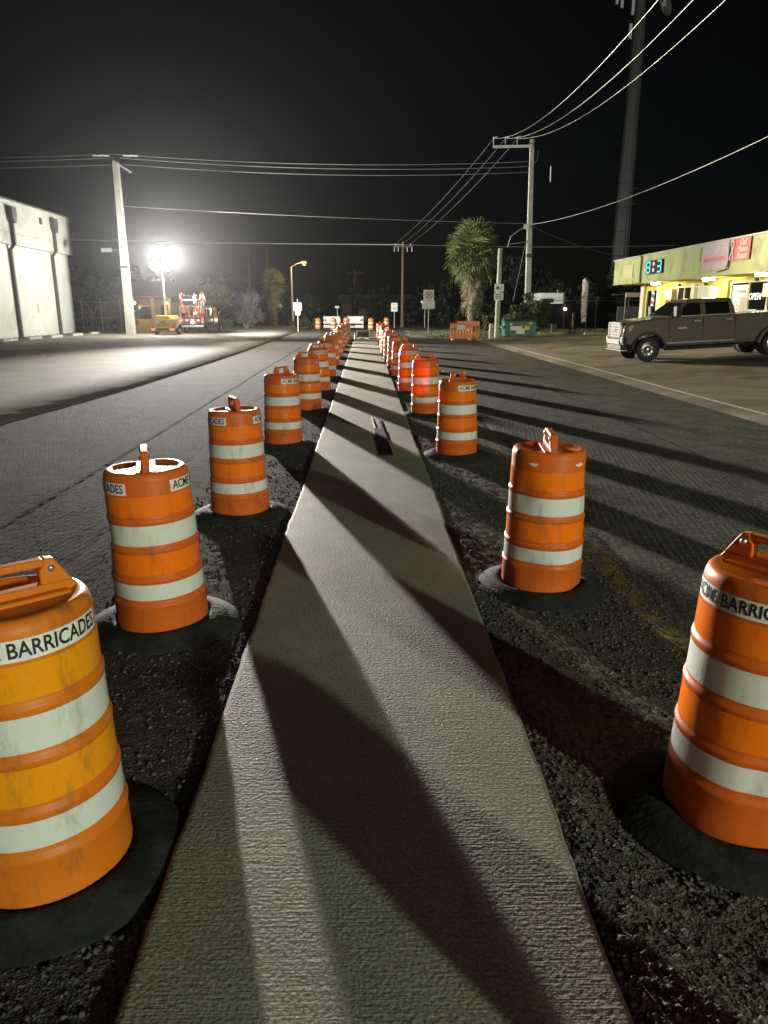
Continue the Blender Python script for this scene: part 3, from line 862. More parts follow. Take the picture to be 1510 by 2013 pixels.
# ------------------------------------------------------------------ little house with lit porch
M_hw = mat('house_wall', (.12, .09, .06), .8, col2=(.15, .12, .08), ns=2)
M_cream = mat('porch_cream', (.30, .22, .08), .7)
hs = thing('house', 'small dark house with a lit yellow porch behind the light tower', 'house', (-18.6, 67, 0))
MB().bx(-3.2, 2.4, 0, 5, 0, 3.0).build('wall', M_hw, hs)
MB().prism([(-.9, 2.95), (2.5, 4.3), (5.9, 2.95), (5.9, 2.8), (-.9, 2.8)], -3.7, 2.9, 'X').build('roof', mat('shingle_brown', (.06, .05, .045), .9, col2=(.09, .075, .065), ns=6), hs)
for x in (-1.6, .1, 1.55): MB().bx(x - .12, x + .12, -.78, -.55, .1, 2.8).build('porch_column', M_cream, hs)
MB().bx(-1.8, 2.4, -.9, 0, 0, .25).build('porch_floor', M_cream, hs)
MB().bx(-1.4, -.1, -.75, -.65, .25, 1.05).build('porch_rail', M_cream, hs)
dr = MB().bx(.5, 1.25, -.05, -.01, .25, 2.4).build('door', mat('door_brown', (.16, .09, .04), .6), hs)
MB().bx(.62, 1.12, -.065, -.052, 1.2, 2.2).build('pane', M_glass, dr)
wd = MB().bx(-1.3, -.3, -.05, -.01, 1.0, 2.1).build('window', M_glass, hs)
MB().bx(-1.38, -.22, -.075, -.052, 2.1, 2.2).build('frame', M_cream, wd)
M_bulb = mat('porch_bulb', (1, .8, .5), .4, emit=8, ecol=(1, .85, .6))
for x in (-1.35, 1.35):
    MB().lathe([(0, 2.28), (.08, 2.32), (.1, 2.4), (.08, 2.48), (0, 2.52)], 10, Matrix.Translation((x, -.95, 0))).build('porch_lamp', M_bulb, hs)
point('porch_light', (-17.3, 65.9, 2.3), 30, .1, (1, .68, .3))
point('porch_light', (-20.3, 65.6, 2.0), 110, .1, (1, .55, .25))

# ------------------------------------------------------------------ poles
def insulator(mb, p, h=.28):
    mb.cyl(p, (p[0], p[1], p[2] + h), .035, .05, 6)
def tapered_square(x, y, z0, z1, a0, a1):
    return MB().raw([(x + sx * a0 / 2, y + sy * a0 / 2, z0) for sx, sy in ((-1, -1), (1, -1), (1, 1), (-1, 1))] + [(x + sx * a1 / 2, y + sy * a1 / 2, z1) for sx, sy in ((-1, -1), (1, -1), (1, 1), (-1, 1))],
                     [(3, 2, 1, 0), (4, 5, 6, 7), (0, 1, 5, 4), (1, 2, 6, 5), (2, 3, 7, 6), (3, 0, 4, 7)])
pr = thing('utility_pole', 'tall square concrete pole with a side arm behind the green dumpster', 'utility pole', (13.1, 60.5, 0))
tapered_square(0, 0, -.1, 14.3, .46, .30).build('shaft', M_conc, pr, bevel=.02)
pr.rotation_euler = (0, R(-1.4), 0)
MB().bx(-3.0, .0, -.2, -.08, 13.72, 13.9).build('cross_arm', M_galv, pr)
for x in (-2.95, -2.05, -1.15):
    o = MB().cyl((x, -.14, 13.9), (x, -.14, 14.35), .045, n=6).build('insulator', M_galv, pr)
    MB().cyl((x - .05, -.14, 14.42), (x + .28, -.14, 14.5), .06, .05, 6).build('clamp', M_sign, o)
MB().tube([(.15, 0, 12.6), (.45, 0, 12.85), (.5, 0, 13.5)], .05).build('side_bracket', M_galv, pr)
MB().cyl((1.5, 0, 11.3), (1.5, 0, 12.4), .05, n=6).build('hanging_insulator', M_sign, pr)
ct = MB()
ct.tube([(-.2, -.2, 8.1), (-.75, -.2, 7.9), (-1.5, -.2, 7.4), (-1.75, -.2, 6.6)], .045)
ct.tube([(-.2, -.2, 7.0), (-1.7, -.2, 6.8)], .035)
ct.bx(-.5, -.1, -.3, -.1, 7.9, 8.25)
ct.build('cable_bracket', M_galv, pr)
MB().tube([(-.35, -.25, 6.8), (-1.3, -.6, 2.5)], .02).build('guy_wire', M_dwire, pr)
MB().bx(-.24, .24, -.235, -.228, 5.8, 6.1).build('pole_band', M_dark2, pr)

plft = thing('utility_pole', 'leaning square concrete pole beside the light tower', 'utility pole', (-18.3, 59, 0))
tapered_square(0, 0, -.1, 12.3, .62, .40).build('shaft', M_conc, plft, bevel=.02)
MB().box((.45, 0, 12.0), (1.5, .12, .14), M=Matrix.Rotation(R(32), 4, 'Y')).build('top_arm', M_conc, plft)
MB().bx(-.32, .32, -.33, -.31, 4.9, 5.05).build('pole_band', M_dark2, plft)
o = MB().bx(-1.6, -.3, -.05, .05, 12.5, 12.6); o.bx(.2, 1.5, -.05, .05, 12.5, 12.6)
M_ins = mat('porcelain', (.6, .6, .6), .4)
for x in (-1.3, -.7, .9, 1.4):
    MB().cyl((x - .3, -.1, 12.75), (x + .3, -.1, 12.72), .06, n=6).build('insulator', M_ins, plft)
sg = MB().bx(-1.7, -.9, -.05, .0, 6.05, 6.35).build('small_lamp_arm', M_galv, plft)
MB().cyl((-.9, -.02, 6.2), (-.2, -.02, 6.2), .02, n=6).build('bracket', M_galv, plft)

wp = thing('utility_pole', 'wooden pole with a short cross arm at the far end of the street', 'utility pole', (4.05, 82, 0))
MB().cyl((0, 0, -.1), (0, 0, 8.8), .20, .13, 10).build('shaft', M_wood, wp, smooth=True)
MB().bx(-1.0, 1.05, -.2, -.08, 8.2, 8.34).build('cross_arm', M_wood, wp)
for x in (-.9, -.5, .45, .95): MB().cyl((x, -.14, 7.75), (x, -.14, 8.2), .05, n=6).build('insulator', M_ins, wp)
for x in (-.8, 0, .8): MB().cyl((x, -.14, 8.34), (x, -.14, 8.55), .04, n=6).build('insulator', M_ins, wp)
wp2 = thing('utility_pole', 'faint distant wooden pole above the right striped barricade', 'utility pole', (-1.6, 118, 0))
MB().cyl((0, 0, -.1), (0, 0, 7.6), .22, .15, 8).build('shaft', M_wood, wp2, smooth=True)
MB().bx(-1.3, 1.3, -.2, -.08, 7.1, 7.25).build('cross_arm', M_wood, wp2)
for i, (x, y, h) in enumerate([(-13.9, 92, 9.5), (-12.2, 96, 9.0)]):
    o = MB().cyl((x, y, -.1), (x, y, h), .14, .10, 8).build('bare_trunk', M_wood, smooth=True)
    setp(o, ['tall thin bare trunk above the small palm, left one', 'tall thin bare trunk above the small palm, right one'][i], 'trunk', 'bare trunks at the far left')

# street lamp
sp_ = thing('street_lamp', 'tall thin street lamp with a glowing orange head', 'street lamp', (-8.17, 85.6, 0), rot=(0, R(-.6), 0))
MB().cyl((0, 0, -.1), (0, 0, 6.4), .13, .08, 10).build('pole', M_conc, sp_, smooth=True)
MB().tube([(0, 0, 6.35), (.7, 0, 6.75), (1.1, 0, 6.85)], .05).build('arm', M_galv, sp_)
hd = MB().prism([(1.0, 6.78), (1.75, 6.82), (1.8, 6.9), (1.6, 6.99), (1.1, 6.95)], -.16, .16, 'Y').build('lamp_head', M_galv, sp_, bevel=.02)
M_sod = mat('sodium_lens', (1, .5, .12), .4, emit=3.2, ecol=(1, .45, .07))
MB().lathe([(0, 6.56), (.14, 6.60), (.2, 6.70), (.19, 6.80)], 14, Matrix.Translation((1.45, 0, 0))).build('lens', M_sod, hd, smooth=True)
point('street_lamp_light', (-6.75, 85.4, 6.4), 900, .15, (1, .5, .14))

# short pole with two signs, bollard, dumpster
sp2 = thing('sign_pole', 'short round concrete pole carrying two small signs behind the dumpster', 'pole', (8.9, 50.6, 0), rot=(0, R(.3), 0))
MB().cyl((0, 0, -.1), (0, 0, 5.75), .17, .14, 12).build('shaft', mat('pale_green_concrete', (.40, .42, .34), .85, col2=(.32, .34, .27), ns=3), sp2, smooth=True)
for z0, z1, w in ((3.02, 3.5, .62), (2.48, 2.96, .6)):
    s_ = MB().bx(-w / 2, w / 2, -.22, -.19, z0, z1).build('sign_plate', M_sign, sp2)
    if z0 > 3:
        MB().bx(-.18, -.02, -.228, -.222, z0 + .14, z0 + .32).build('vehicle_symbol', M_dark2, s_)
        for k in range(2): MB().bx(.02, .26, -.226, -.222, z0 + .16 + k * .1, z0 + .2 + k * .1).build('text_line', M_grn, s_)
    else:
        for k in range(3): MB().bx(-.2, .2, -.226, -.222, z0 + .1 + k * .12, z0 + .15 + k * .12).build('text_line', M_grn, s_)
bo = thing('bollard', 'pale concrete bollard between the palm and the dumpster', 'bollard', (8.35, 49.6, 0))
MB().lathe([(.145, 0), (.145, .9), (.12, .96), (0, .98)], 16).build('post', M_conc, bo, smooth=True)
dm = thing('dumpster', 'dark green dumpster with white and yellow stickers beside the concrete pole', 'dumpster', (10.5, 51.2, 0))
MB().prism([(-1.0, .12), (1.0, .12), (1.06, 1.1), (-1.06, 1.1)], -.7, .7, 'Y').build('bin', M_grn, dm, bevel=.02)
MB().prism([(-.78, 1.1), (.78, 1.1), (.78, 1.17), (-.78, 1.24)], -1.1, 1.1, 'X').build('lid', M_dark, dm)
for sx in (-1, 1):
    MB().bx(sx * 1.12 - .07, sx * 1.12 + .07, -.55, .55, .62, .8).build('fork_pocket', M_grn, dm)
    for y in (-.55, .55): MB().cyl((sx * .8 - .04, y, .07), (sx * .8 + .04, y, .07), .07, n=10).build('caster', M_dark, dm)
for z in (.14, 1.04): MB().bx(-1.03, 1.03, -.74, -.70, z, z + .07).build('rim_rail', M_grn, dm)
for (x0, x1, z0, z1, mm, nm) in ((-.68, .1, .52, .78, M_sign, 'sticker'), (-.3, .28, .28, .62, M_sign, 'sticker'), (.28, .6, .55, .8, mat('sticker_yellow', (.7, .55, .05), .5), 'sticker'), (.55, .78, .9, 1.03, MATS['sticker_yellow'], 'sticker'), (-.7, -.58, .85, .98, M_sign, 'sticker')):
    ly_ = -.715 - .004 * (x0 == -.3)
    MB().bx(x0, x1, ly_ - .004, ly_, z0, z1).build(nm, mm, dm)

# plastic orange barricades
M_pb = mat('barricade_orange', (.85, .26, .05), .45, col2=(.8, .21, .04), ns=4)
def plastic_barricade(loc, rz, lab):
    t = thing('plastic_barricade', lab, 'barricade', loc, rz, 'orange plastic barricades')
    fr = MB(); fr.bx(-.72, .72, -.04, .04, .72, 1.05); fr.bx(-.72, .72, -.04, .04, .12, .30)
    fr.bx(-.72, -.62, -.04, .04, .30, .72); fr.bx(.62, .72, -.04, .04, .30, .72)
    fr.build('frame', M_pb, t, bevel=.02)
    for i in range(6): MB().bx(-.5 + i * .19, -.43 + i * .19, -.03, .03, .30, .72).build('slat', M_pb, t)
    for x in (-.55, .55): MB().bx(x - .07, x + .07, -.28, .28, 0, .12).build('foot', M_pb, t, bevel=.02)
    MB().bx(-.28, .24, -.052, -.042, .66, .95).build('white_panel', M_sign, t)
    return t
plastic_barricade((6.05, 47.0, 0), R(3), 'orange plastic barricade with white panel in front of the palm')
plastic_barricade((6.6, 48.0, .12), R(-4), 'orange plastic barricade standing behind the front one by the palm')

# ------------------------------------------------------------------ signs
def post_sign(loc, lab, h, plates, lean=0):
    t = thing('road_sign', lab, 'road sign', loc, rot=(0, R(lean), 0))
    MB().bx(-.03, .03, -.015, .015, -.1, h).build('post', M_alu, t)
    for (w, z0, z1) in plates: pass
    return t
s3 = post_sign((4.62, 55.0, 0), 'no U turn sign with a blank plate below, left of the palm', 3.1, [])
p1 = MB().bx(-.37, .37, -.03, -.018, 2.48, 3.24).build('sign_plate', M_sign, s3, bevel=.004)
p2 = MB().bx(-.45, .45, -.034, -.02, 1.90, 2.46).build('sign_plate', M_sign, s3, bevel=.004)
MB().lathe([(.28, -.004), (.28, .004), (.225, .004), (.225, -.004)], 32, Matrix.Translation((0, -.036, 2.87)) @ Matrix.Rotation(PI / 2, 4, 'X'), closed=True).build('prohibition_ring', M_red, p1)
MB().box((0, -.042, 2.87), (.5, .006, .05), M=Matrix.Rotation(R(45), 4, 'Y')).build('prohibition_bar', M_red, p1)
ut = MB(); ut.bx(.06, .11, -.036, -.031, 2.70, 2.92); ut.bx(-.11, -.06, -.036, -.031, 2.78, 2.92); ut.bx(-.11, .11, -.036, -.031, 2.92, 2.98)
ut.raw([(-.155, -.034, 2.80), (-.015, -.034, 2.80), (-.085, -.034, 2.70)], [(0, 1, 2)])
ut.build('arrow_symbol', M_blk, p1)
s2 = post_sign((3.05, 79, 0), 'speed limit sign on a thin post behind the far right drum', 2.5, [])
p1 = MB().bx(-.33, .33, -.03, -.018, 1.62, 2.5).build('sign_plate', M_sign, s2, bevel=.004)
for tx, z, sz in (('SPEED', 2.33, .16), ('LIMIT', 2.17, .16), ('30', 1.88, .36)):
    lettering(tx, sz, M_blk, p1, Matrix.Translation((0, -.034, z)) @ Matrix.Rotation(PI / 2, 4, 'X'))
s1 = post_sign((-5.9, 66, 0), 'white two plate sign on a thin post by the street lamp', 2.7, [], .4)
MB().bx(-.34, .34, -.03, -.018, 1.75, 2.42).build('sign_plate', M_sign, s1, bevel=.004)
MB().bx(-.22, .22, -.03, -.018, 1.38, 1.73).build('sign_plate', M_sign, s1, bevel=.004)
s4 = post_sign((6.4, 81, 0), 'thin post with a small street name blade behind the no U turn sign', 2.7, [])
MB().bx(-.45, .3, -.02, .0, 2.5, 2.72).build('name_blade', M_sign, s4)
s5 = post_sign((-3.1, 84, 0), 'small white box sign on a thin post behind the left striped barricade', 2.0, [])
MB().bx(-.25, .22, -.2, .15, 1.95, 2.2).build('sign_box', M_sign, s5)
s6 = post_sign((-2.5, 75, 0), 'low white post between the two striped barricades', 1.1, [])
MB().bx(-.35, -.03, -.02, .02, .72, .95).build('sign_plate', M_sign, s6)

def striped_barricade(loc, lab, lettered):
    t = thing('striped_barricade', lab, 'barricade', loc, 0, 'road closed barricades at the far end')
    for z in (.84, .42, -.0):
        bd = MB().bx(-.82, .82, -.02, .02, z + .02, z + .30).build('board', M_sign, t)
        for i in range(7):
            x = -.78 + i * .235
            MB().raw([(x, -.0235, z + .025), (x + .09, -.0235, z + .025), (x + .22, -.0235, z + .295), (x + .13, -.0235, z + .295)], [(0, 1, 2, 3)]).build('stripe', mat('barricade_stripe', (.72, .45, .36), .5), bd)
    for x in (-.7, .7):
        MB().bx(x - .03, x + .03, .025, .07, -.02, 1.25).build('upright', M_alu, t)
        MB().bx(x - .03, x + .03, -.5, .6, -.05, -.001).build('foot', M_alu, t)
    pn = MB().bx(-.52, .52, -.055, -.03, .45, 1.15).build('sign_panel', M_sign, t)
    if lettered:
        lettering('ROAD', .24, M_blk, pn, Matrix.Translation((0, -.058, .96)) @ Matrix.Rotation(PI / 2, 4, 'X'))
        lettering('CLOSED', .22, M_blk, pn, Matrix.Translation((0, -.058, .66)) @ Matrix.Rotation(PI / 2, 4, 'X'))
    return t
striped_barricade((-3.45, 77, 0), 'left one of the two white striped barricades across the far street', False)
striped_barricade((-1.0, 77, 0), 'right one of the two white striped barricades across the far street', False)

# machine left at the end of the strip
eq = thing('portable_generator', 'small dark machine in a pale frame standing at the far end of the strip', 'generator', (-.15, 50.2, 0))
MB().bx(-.36, .36, -.25, .25, .12, .42).build('housing', mat('machine_teal', (.02, .035, .035), .4), eq, bevel=.03)
fr = MB()
for y in (-.3, .3):
    fr.tube([(-.42, y, .02), (-.42, y, .5), (.42, y, .5), (.42, y, .02)], .018)
for x in (-.42, .42): fr.tube([(x, -.3, .5), (x, .3, .5)], .018)
fr.build('frame', M_pale, eq)
for x in (-.34, .34): MB().cyl((x - .03, -.3, .07), (x + .03, -.3, .07), .09, n=12).build('wheel', M_dark, eq)
rr = random.Random(3)
hp = MB()
pts = [(-.6 + .16 * i, -1.0 + .35 * math.sin(i * 1.9), .03 + .03 * (i % 2)) for i in range(9)]
hp.tube(pts, .03); o = hp.build('hose', mat('pale_hose', (.4, .36, .3), .6))
o.location = (-.1, 49.9, 0); setp(o, 'pale hose coiled in front of the machine at the end of the strip', 'hose')
o = MB().lathe([(.0, 0), (.12, 0), (.15, .34), (.13, .34), (.10, .03), (0, .03)], 14).build('bucket', M_pale, smooth=True)
o.location = (-.62, 50.4, 0); setp(o, 'pale bucket left of the small machine on the strip', 'bucket')

# ------------------------------------------------------------------ store on the right
B0 = Vector((17.5, 53.3, 0))
store = thing('store', 'low yellow green store with a deep lit canopy on the right', 'store', B0)
M_fas = mat('olive_fascia', (.46, .49, .20), .8, col2=(.40, .42, .17), ns=1.2, stretch=(1, 1, .25), stain=((.25, .26, .15), 1.0))
M_syel = mat('yellow_stucco', (.62, .52, .08), .8, col2=(.55, .45, .08), ns=2, bump=.2, bs=30)
M_soff = mat('soffit_cream', (.60, .52, .26), .8)
M_cream2 = mat('cream_trim', (.72, .66, .46), .7)
M_roof = mat('roof_edge', (.42, .42, .36), .6)
M_blind = mat('pale_blind', (.62, .60, .48), .7, col2=(.55, .53, .42), ns=3)
def sb(name, m, x0, x1, y0, y1, z0, z1, parent=None, bevel=0):
    return MB().bx(x0 - B0.x, x1 - B0.x, y0 - B0.y, y1 - B0.y, z0, z1).build(name, m, parent or store, bevel=bevel)
fas = sb('fascia', M_fas, 17.5, 17.68, 29, 53.3, 3.5, 5.1)
sb('fascia_end', M_fas, 17.69, 19.6, 53.12, 53.3, 3.5, 5.1)
sb('roof_edge', M_roof, 17.42, 30, 29, 53.38, 5.1, 5.18)
sb('soffit', M_soff, 17.68, 19.42, 29, 53.1, 3.53, 3.6)
sb('wall', M_syel, 19.4, 29.5, 29, 52.6, -.1, 3.52)
sb('upper_wall', M_syel, 19.43, 29.5, 29, 53.1, 3.61, 5.09)
sb('corner_pillar', M_cream2, 19.25, 19.39, 52.02, 52.62, 0, 3.5)
d = sb('door', M_glass, 19.33, 19.385, 49.7, 51.4, .1, 3.07)
for y in (49.66, 51.4): sb('door_jamb', M_cream2, 19.26, 19.39, y, y + .09, 0, 3.12)
for i in range(9):
    z = 1.1 + i * .21
    m = [M_sign, mat('pole_red', (.45, .12, .12), .5), M_sign, mat('pole_blue', (.12, .13, .25), .5)][i % 4]
    MB().raw([(19.318 - B0.x, 50.2 - B0.y, z), (19.318 - B0.x, 50.75 - B0.y, z + .12), (19.318 - B0.x, 50.75 - B0.y, z + .33), (19.318 - B0.x, 50.2 - B0.y, z + .21)], [(0, 1, 2, 3)]).build('spiral_stripe', m, d)
sb('pillar', M_cream2, 19.22, 19.39, 48.95, 49.6, 0, 3.3)
sb('pillar', M_syel, 19.18, 19.39, 47.95, 48.85, 0, 3.4)
def ac(y0, y1):
    a = sb('air_conditioner', M_cream2, 19.0, 19.39, y0, y1, 2.48, 3.1, bevel=.02)
    for k in range(5): sb('grille_slat', M_soff, 18.985, 18.998, y0 + .1, y1 - .1, 2.56 + k * .1, 2.60 + k * .1, a)
ac(46.65, 47.75); ac(40.6, 41.5); ac(35.0, 35.9)
def window(y0, y1, z0, z1, m, n=2):
    w = sb('window', m, 19.36, 19.392, y0, y1, z0, z1)
    for k in range(n + 1):
        yy_ = y0 + (y1 - y0) * k / n
        sb('mullion', M_cream2, 19.30, 19.355, yy_ - .05, yy_ + .05, z0, z1, w)
    sb('sill', M_cream2, 19.26, 19.355, y0 - .08, y1 + .08, z0 - .1, z0, w)
    sb('head', M_cream2, 19.28, 19.355, y0 - .08, y1 + .08, z1, z1 + .08, w)
    return w
window(44.55, 46.45, 1.1, 3.15, M_glass); window(41.7, 43.9, 1.1, 3.12, M_blind, 1)
sb('pillar', M_cream2, 19.24, 19.39, 43.98, 44.42, 0, 3.3)
sb('pillar', M_syel, 19.18, 19.39, 39.82, 40.5, 0, 3.4)
sw = window(30.5, 39.65, .9, 3.2, M_glass, 5)
ps1 = sb('poster', M_sign, 19.335, 19.35, 37.95, 39.5, 1.2, 3.1, sw)
def store_text(txt, size, m, parent, X, Yc, Z, **k):
    Mx = Matrix(((0, 0, -1, X - B0.x), (-1, 0, 0, Yc - B0.y), (0, 1, 0, Z), (0, 0, 0, 1)))
    return lettering(txt, size, m, parent, Mx, **k)
M_grey = mat('print_grey', (.28, .27, .27), .6)
store_text('35', .62, M_grey, ps1, 19.33, 39.0, 2.05)
sb('poster_band', M_grey, 19.328, 19.334, 38.1, 39.35, 2.72, 2.84, ps1)
sb('poster_card', mat('poster_pink', (.62, .5, .46), .6), 19.322, 19.334, 38.05, 38.6, 1.7, 2.5, ps1)
M_open = mat('open_tube', (.9, .88, .8), .4, emit=.9, ecol=(1, .95, .85))
store_text('OPEN', .46, M_open, sw, 19.28, 37.1, 2.5, shear=.2, extrude=.012)
sb('counter_goods', M_sign, 19.30, 19.345, 36.9, 37.9, 1.3, 1.9, sw)
# boards on the fascia
sb('blank_board', M_soff, 17.46, 17.498, 49.5, 51.35, 3.9, 4.68)
sb('blank_board', mat('faded_board', (.40, .41, .25), .8), 17.47, 17.498, 39.65, 41.2, 4.28, 5.0)
led = thing('led_sign', 'black digit display showing blue and pink figures on the store fascia', 'sign', (17.44, 45.75, 4.35))
MB().bx(-.06, .05, -1.5, 1.5, -.46, .46).build('housing', M_dark, led)
M_cy = mat('led_cyan', (.1, .8, .75), .4, emit=.8, ecol=(.08, .85, .75))
M_pk = mat('led_pink', (.9, .4, .45), .4, emit=1.0, ecol=(1, .45, .5))
def led_digit(yc, segs):
    w, h, t_ = .34, .36, .11
    S_ = {'a': (0, h, w, t_), 'g': (0, 0, w, t_), 'd': (0, -h, w, t_), 'f': (w, h / 2, t_, h), 'b': (-w, h / 2, t_, h), 'e': (w, -h / 2, t_, h), 'c': (-w, -h / 2, t_, h)}
    for k in segs:
        y, z, wy, wz = S_[k]
        wy, wz = (w * 1.5, t_) if k in 'agd' else (t_, h * .8)
        MB().bx(-.075, -.062, yc + y - wy / 2, yc + y + wy / 2, z - wz / 2, z + wz / 2).build('led_segment', M_cy, led)
led.scale = (1, .86, .86)
led_digit(1.0, 'abcdefg'); led_digit(-1.0, 'abgcd')
for z in (-.2, .2): MB().lathe([(0, -.0), (.13, -.0), (.13, .012), (0, .012)], 14, Matrix.Translation((-.075, 0, z)) @ Matrix.Rotation(PI / 2, 4, 'Y')).build('led_dot', M_pk, led)
bn = thing('shop_banner', 'pale pink shop banner with lettering hanging on the store fascia', 'banner', (17.44, 37.85, 4.45))
MB().bx(-.01, .02, -1.42, 1.42, -.66, .64).build('sheet', mat('banner_pink', (.50, .38, .40), .6, col2=(.44, .33, .36), ns=2), bn)
MB().bx(-.016, -.011, -1.38, 1.38, -.32, .02).build('red_band', mat('banner_red', (.55, .30, .32), .6), bn)
def board_text(txt, size, m, parent, yc, z, off=-.02, **k):
    return lettering(txt, size, m, parent, Matrix(((0, 0, -1, off), (-1, 0, 0, yc), (0, 1, 0, z), (0, 0, 0, 1))), **k)
board_text('CONVENIENT STORE', .27, M_sign, bn, 0, .24)
M_bp = mat('banner_print', (.5, .14, .18), .6)
for k in range(9):
    MB().bx(-.022, -.017, 1.12 - k * .25 - .09, 1.12 - k * .25 + .09, -.24, -.06).build('faded_print', M_bp, bn)
rs = thing('repair_sign', 'red cell phone repair sign with cream script at the right of the fascia', 'sign', (17.44, 35.5, 4.6))
MB().bx(-.01, .02, -1.0, 1.0, -.5, .5).build('board', mat('sign_red_board', (.55, .07, .06), .5), rs)
M_crm = mat('script_cream', (.8, .72, .45), .5)
for tx, z in (('Cell', .30), ('Phone', 0), ('Repair', -.30)):
    board_text(tx, .36, M_crm, rs, -.32, z, shear=.3, bold=.006)
rb = MB()
for s in (-1, 1):
    rb.tube([(-.02, .62 + s * .16, .32), (-.02, .62 - s * .2, -.42)], .05)
rb.tube([(-.02, .46, .32), (-.02, .62, .46), (-.02, .78, .32)], .05)
rb.build('ribbon_mark', M_sign, rs)
M_tube = mat('fluorescent_tube', (1, .95, .8), .4, emit=190, ecol=(1, .89, .52))
for i, y in enumerate((47.4, 40.1, 34.6, 30.5)):
    t = thing('canopy_light', ['leftmost tube light under the store canopy', 'middle tube light under the store canopy', 'right tube light under the store canopy, cut by the frame', 'tube light under the canopy beyond the frame edge'][i], 'ceiling light', (18.25, y, 3.47), 0, 'tube lights under the store canopy')
    MB().bx(-.14, .14, -.65, .65, .02, .06).build('housing', M_sign, t)
    MB().cyl((0, -.6, -.03), (0, .6, -.03), .06, n=10).build('tube', M_tube, t)
for i, (y, z) in enumerate([(46.0, 3.3), (42.4, 3.25), (36.9, 3.3)]):
    o = MB().bx(-.12, .06, -.07, .07, -.06, .08).build('security_camera', M_dark2, bevel=.01)
    o.location = (19.2, y, z)
    setp(o, 'dark security camera under the canopy, %s from the left' % ['first', 'second', 'third'][i], 'camera', 'security cameras under the canopy')
cbl = MB().tube([(17.43, 36.55, 4.95), (17.41, 36.35, 4.9), (17.41, 36.32, 4.2), (17.43, 36.6, 3.75), (17.46, 37.6, 3.68)], .025).build('loose_cable', M_dark)
setp(cbl, 'black cable hanging beside the pink banner on the fascia', 'cable')

# ------------------------------------------------------------------ pickup truck
TX, TY = 9.95, 26.9
pk = thing('pickup_truck', 'grey crew cab pickup with chrome grille parked in front of the store', 'pickup truck', (TX, TY, float(lot_z(TX, TY)) - .02), rot=(0, R(2.9), PI))
M_pt = mat('warm_grey_paint', (.145, .113, .092), .13, 0., col2=(.13, .102, .083), ns=2)
def arch(cx, r, n=9):
    return [(cx + r * math.cos(a), .42 + r * math.sin(a)) for a in np.linspace(PI - .25, .25, n)]
prof = [(-5.75, .62)] + [(x, z) for x, z in arch(-4.37, .55)] + [(-3.75, .50), (-.62, .50)] + arch(0, .56) + [(.62, .60), (.84, .66), (.86, 1.02), (.80, 1.28), (.62, 1.38), (.2, 1.43), (-.45, 1.48), (-.62, 1.50), (-3.02, 1.50), (-3.05, 1.49), (-5.75, 1.51)]
bd = MB().prism(prof, -1.0, 1.0, 'Y')
bd.v = [(x, y * (1 - .10 * max(0, (x - .1) / .76) ** 2) * (1 - .035 * max(0, (z - 1.0) / .5)), z) for (x, y, z) in bd.v]
body = bd.build('body', M_pt, pk, smooth=30, bevel=.075, seg=4)
cabv = []
for (z, xa, xb, hy) in ((1.46, -.60, -3.05, .965), (1.75, -.98, -3.0, .885), (2.0, -1.36, -2.93, .79), (2.05, -1.55, -2.85, .74)):
    cabv += [(xa, -hy, z), (xa, hy, z), (xb, hy, z), (xb, -hy, z)]
cf = []
for j in range(3):
    for i in range(4): cf.append((4 * j + i, 4 * j + (i + 1) % 4, 4 * j + 4 + (i + 1) % 4, 4 * j + 4 + i))
cf += [(12, 13, 14, 15), (3, 2, 1, 0)]
cab = MB().raw(cabv, cf).build('cab', M_pt, pk, smooth=30, bevel=.06, seg=4)
def cab_hy(z): return np.interp(z, [1.46, 1.75, 2.0, 2.05], [.965, .885, .79, .74])
def cab_xa(z): return np.interp(z, [1.46, 1.75, 2.0, 2.05], [-.60, -.98, -1.36, -1.55])
for s in (-1, 1):
    for (pts) in ([(-.86, 1.53), (-1.80, 1.53), (-1.80, 1.93), (-1.36, 1.93)], [(-1.98, 1.53), (-2.82, 1.53), (-2.80, 1.92), (-1.98, 1.93)]):
        MB().raw([(x, s * (cab_hy(z) + .012), z) for x, z in pts], [(0, 1, 2, 3)]).build('side_window', M_glass, cab)
MB().raw([(cab_xa(z) + .02, y, z + .012) for z, y in ((1.52, -.86), (1.52, .86), (1.95, .72), (1.95, -.72))], [(0, 1, 2, 3)]).build('windshield', M_glass, cab)
MB().raw([(-3.035, -.8, 1.55), (-3.035, .8, 1.55), (-2.955, .7, 1.92), (-2.955, -.7, 1.92)], [(0, 1, 2, 3)]).build('rear_window', M_glass, cab)
M_seam = mat('panel_gap', (.01, .01, .01), .8)
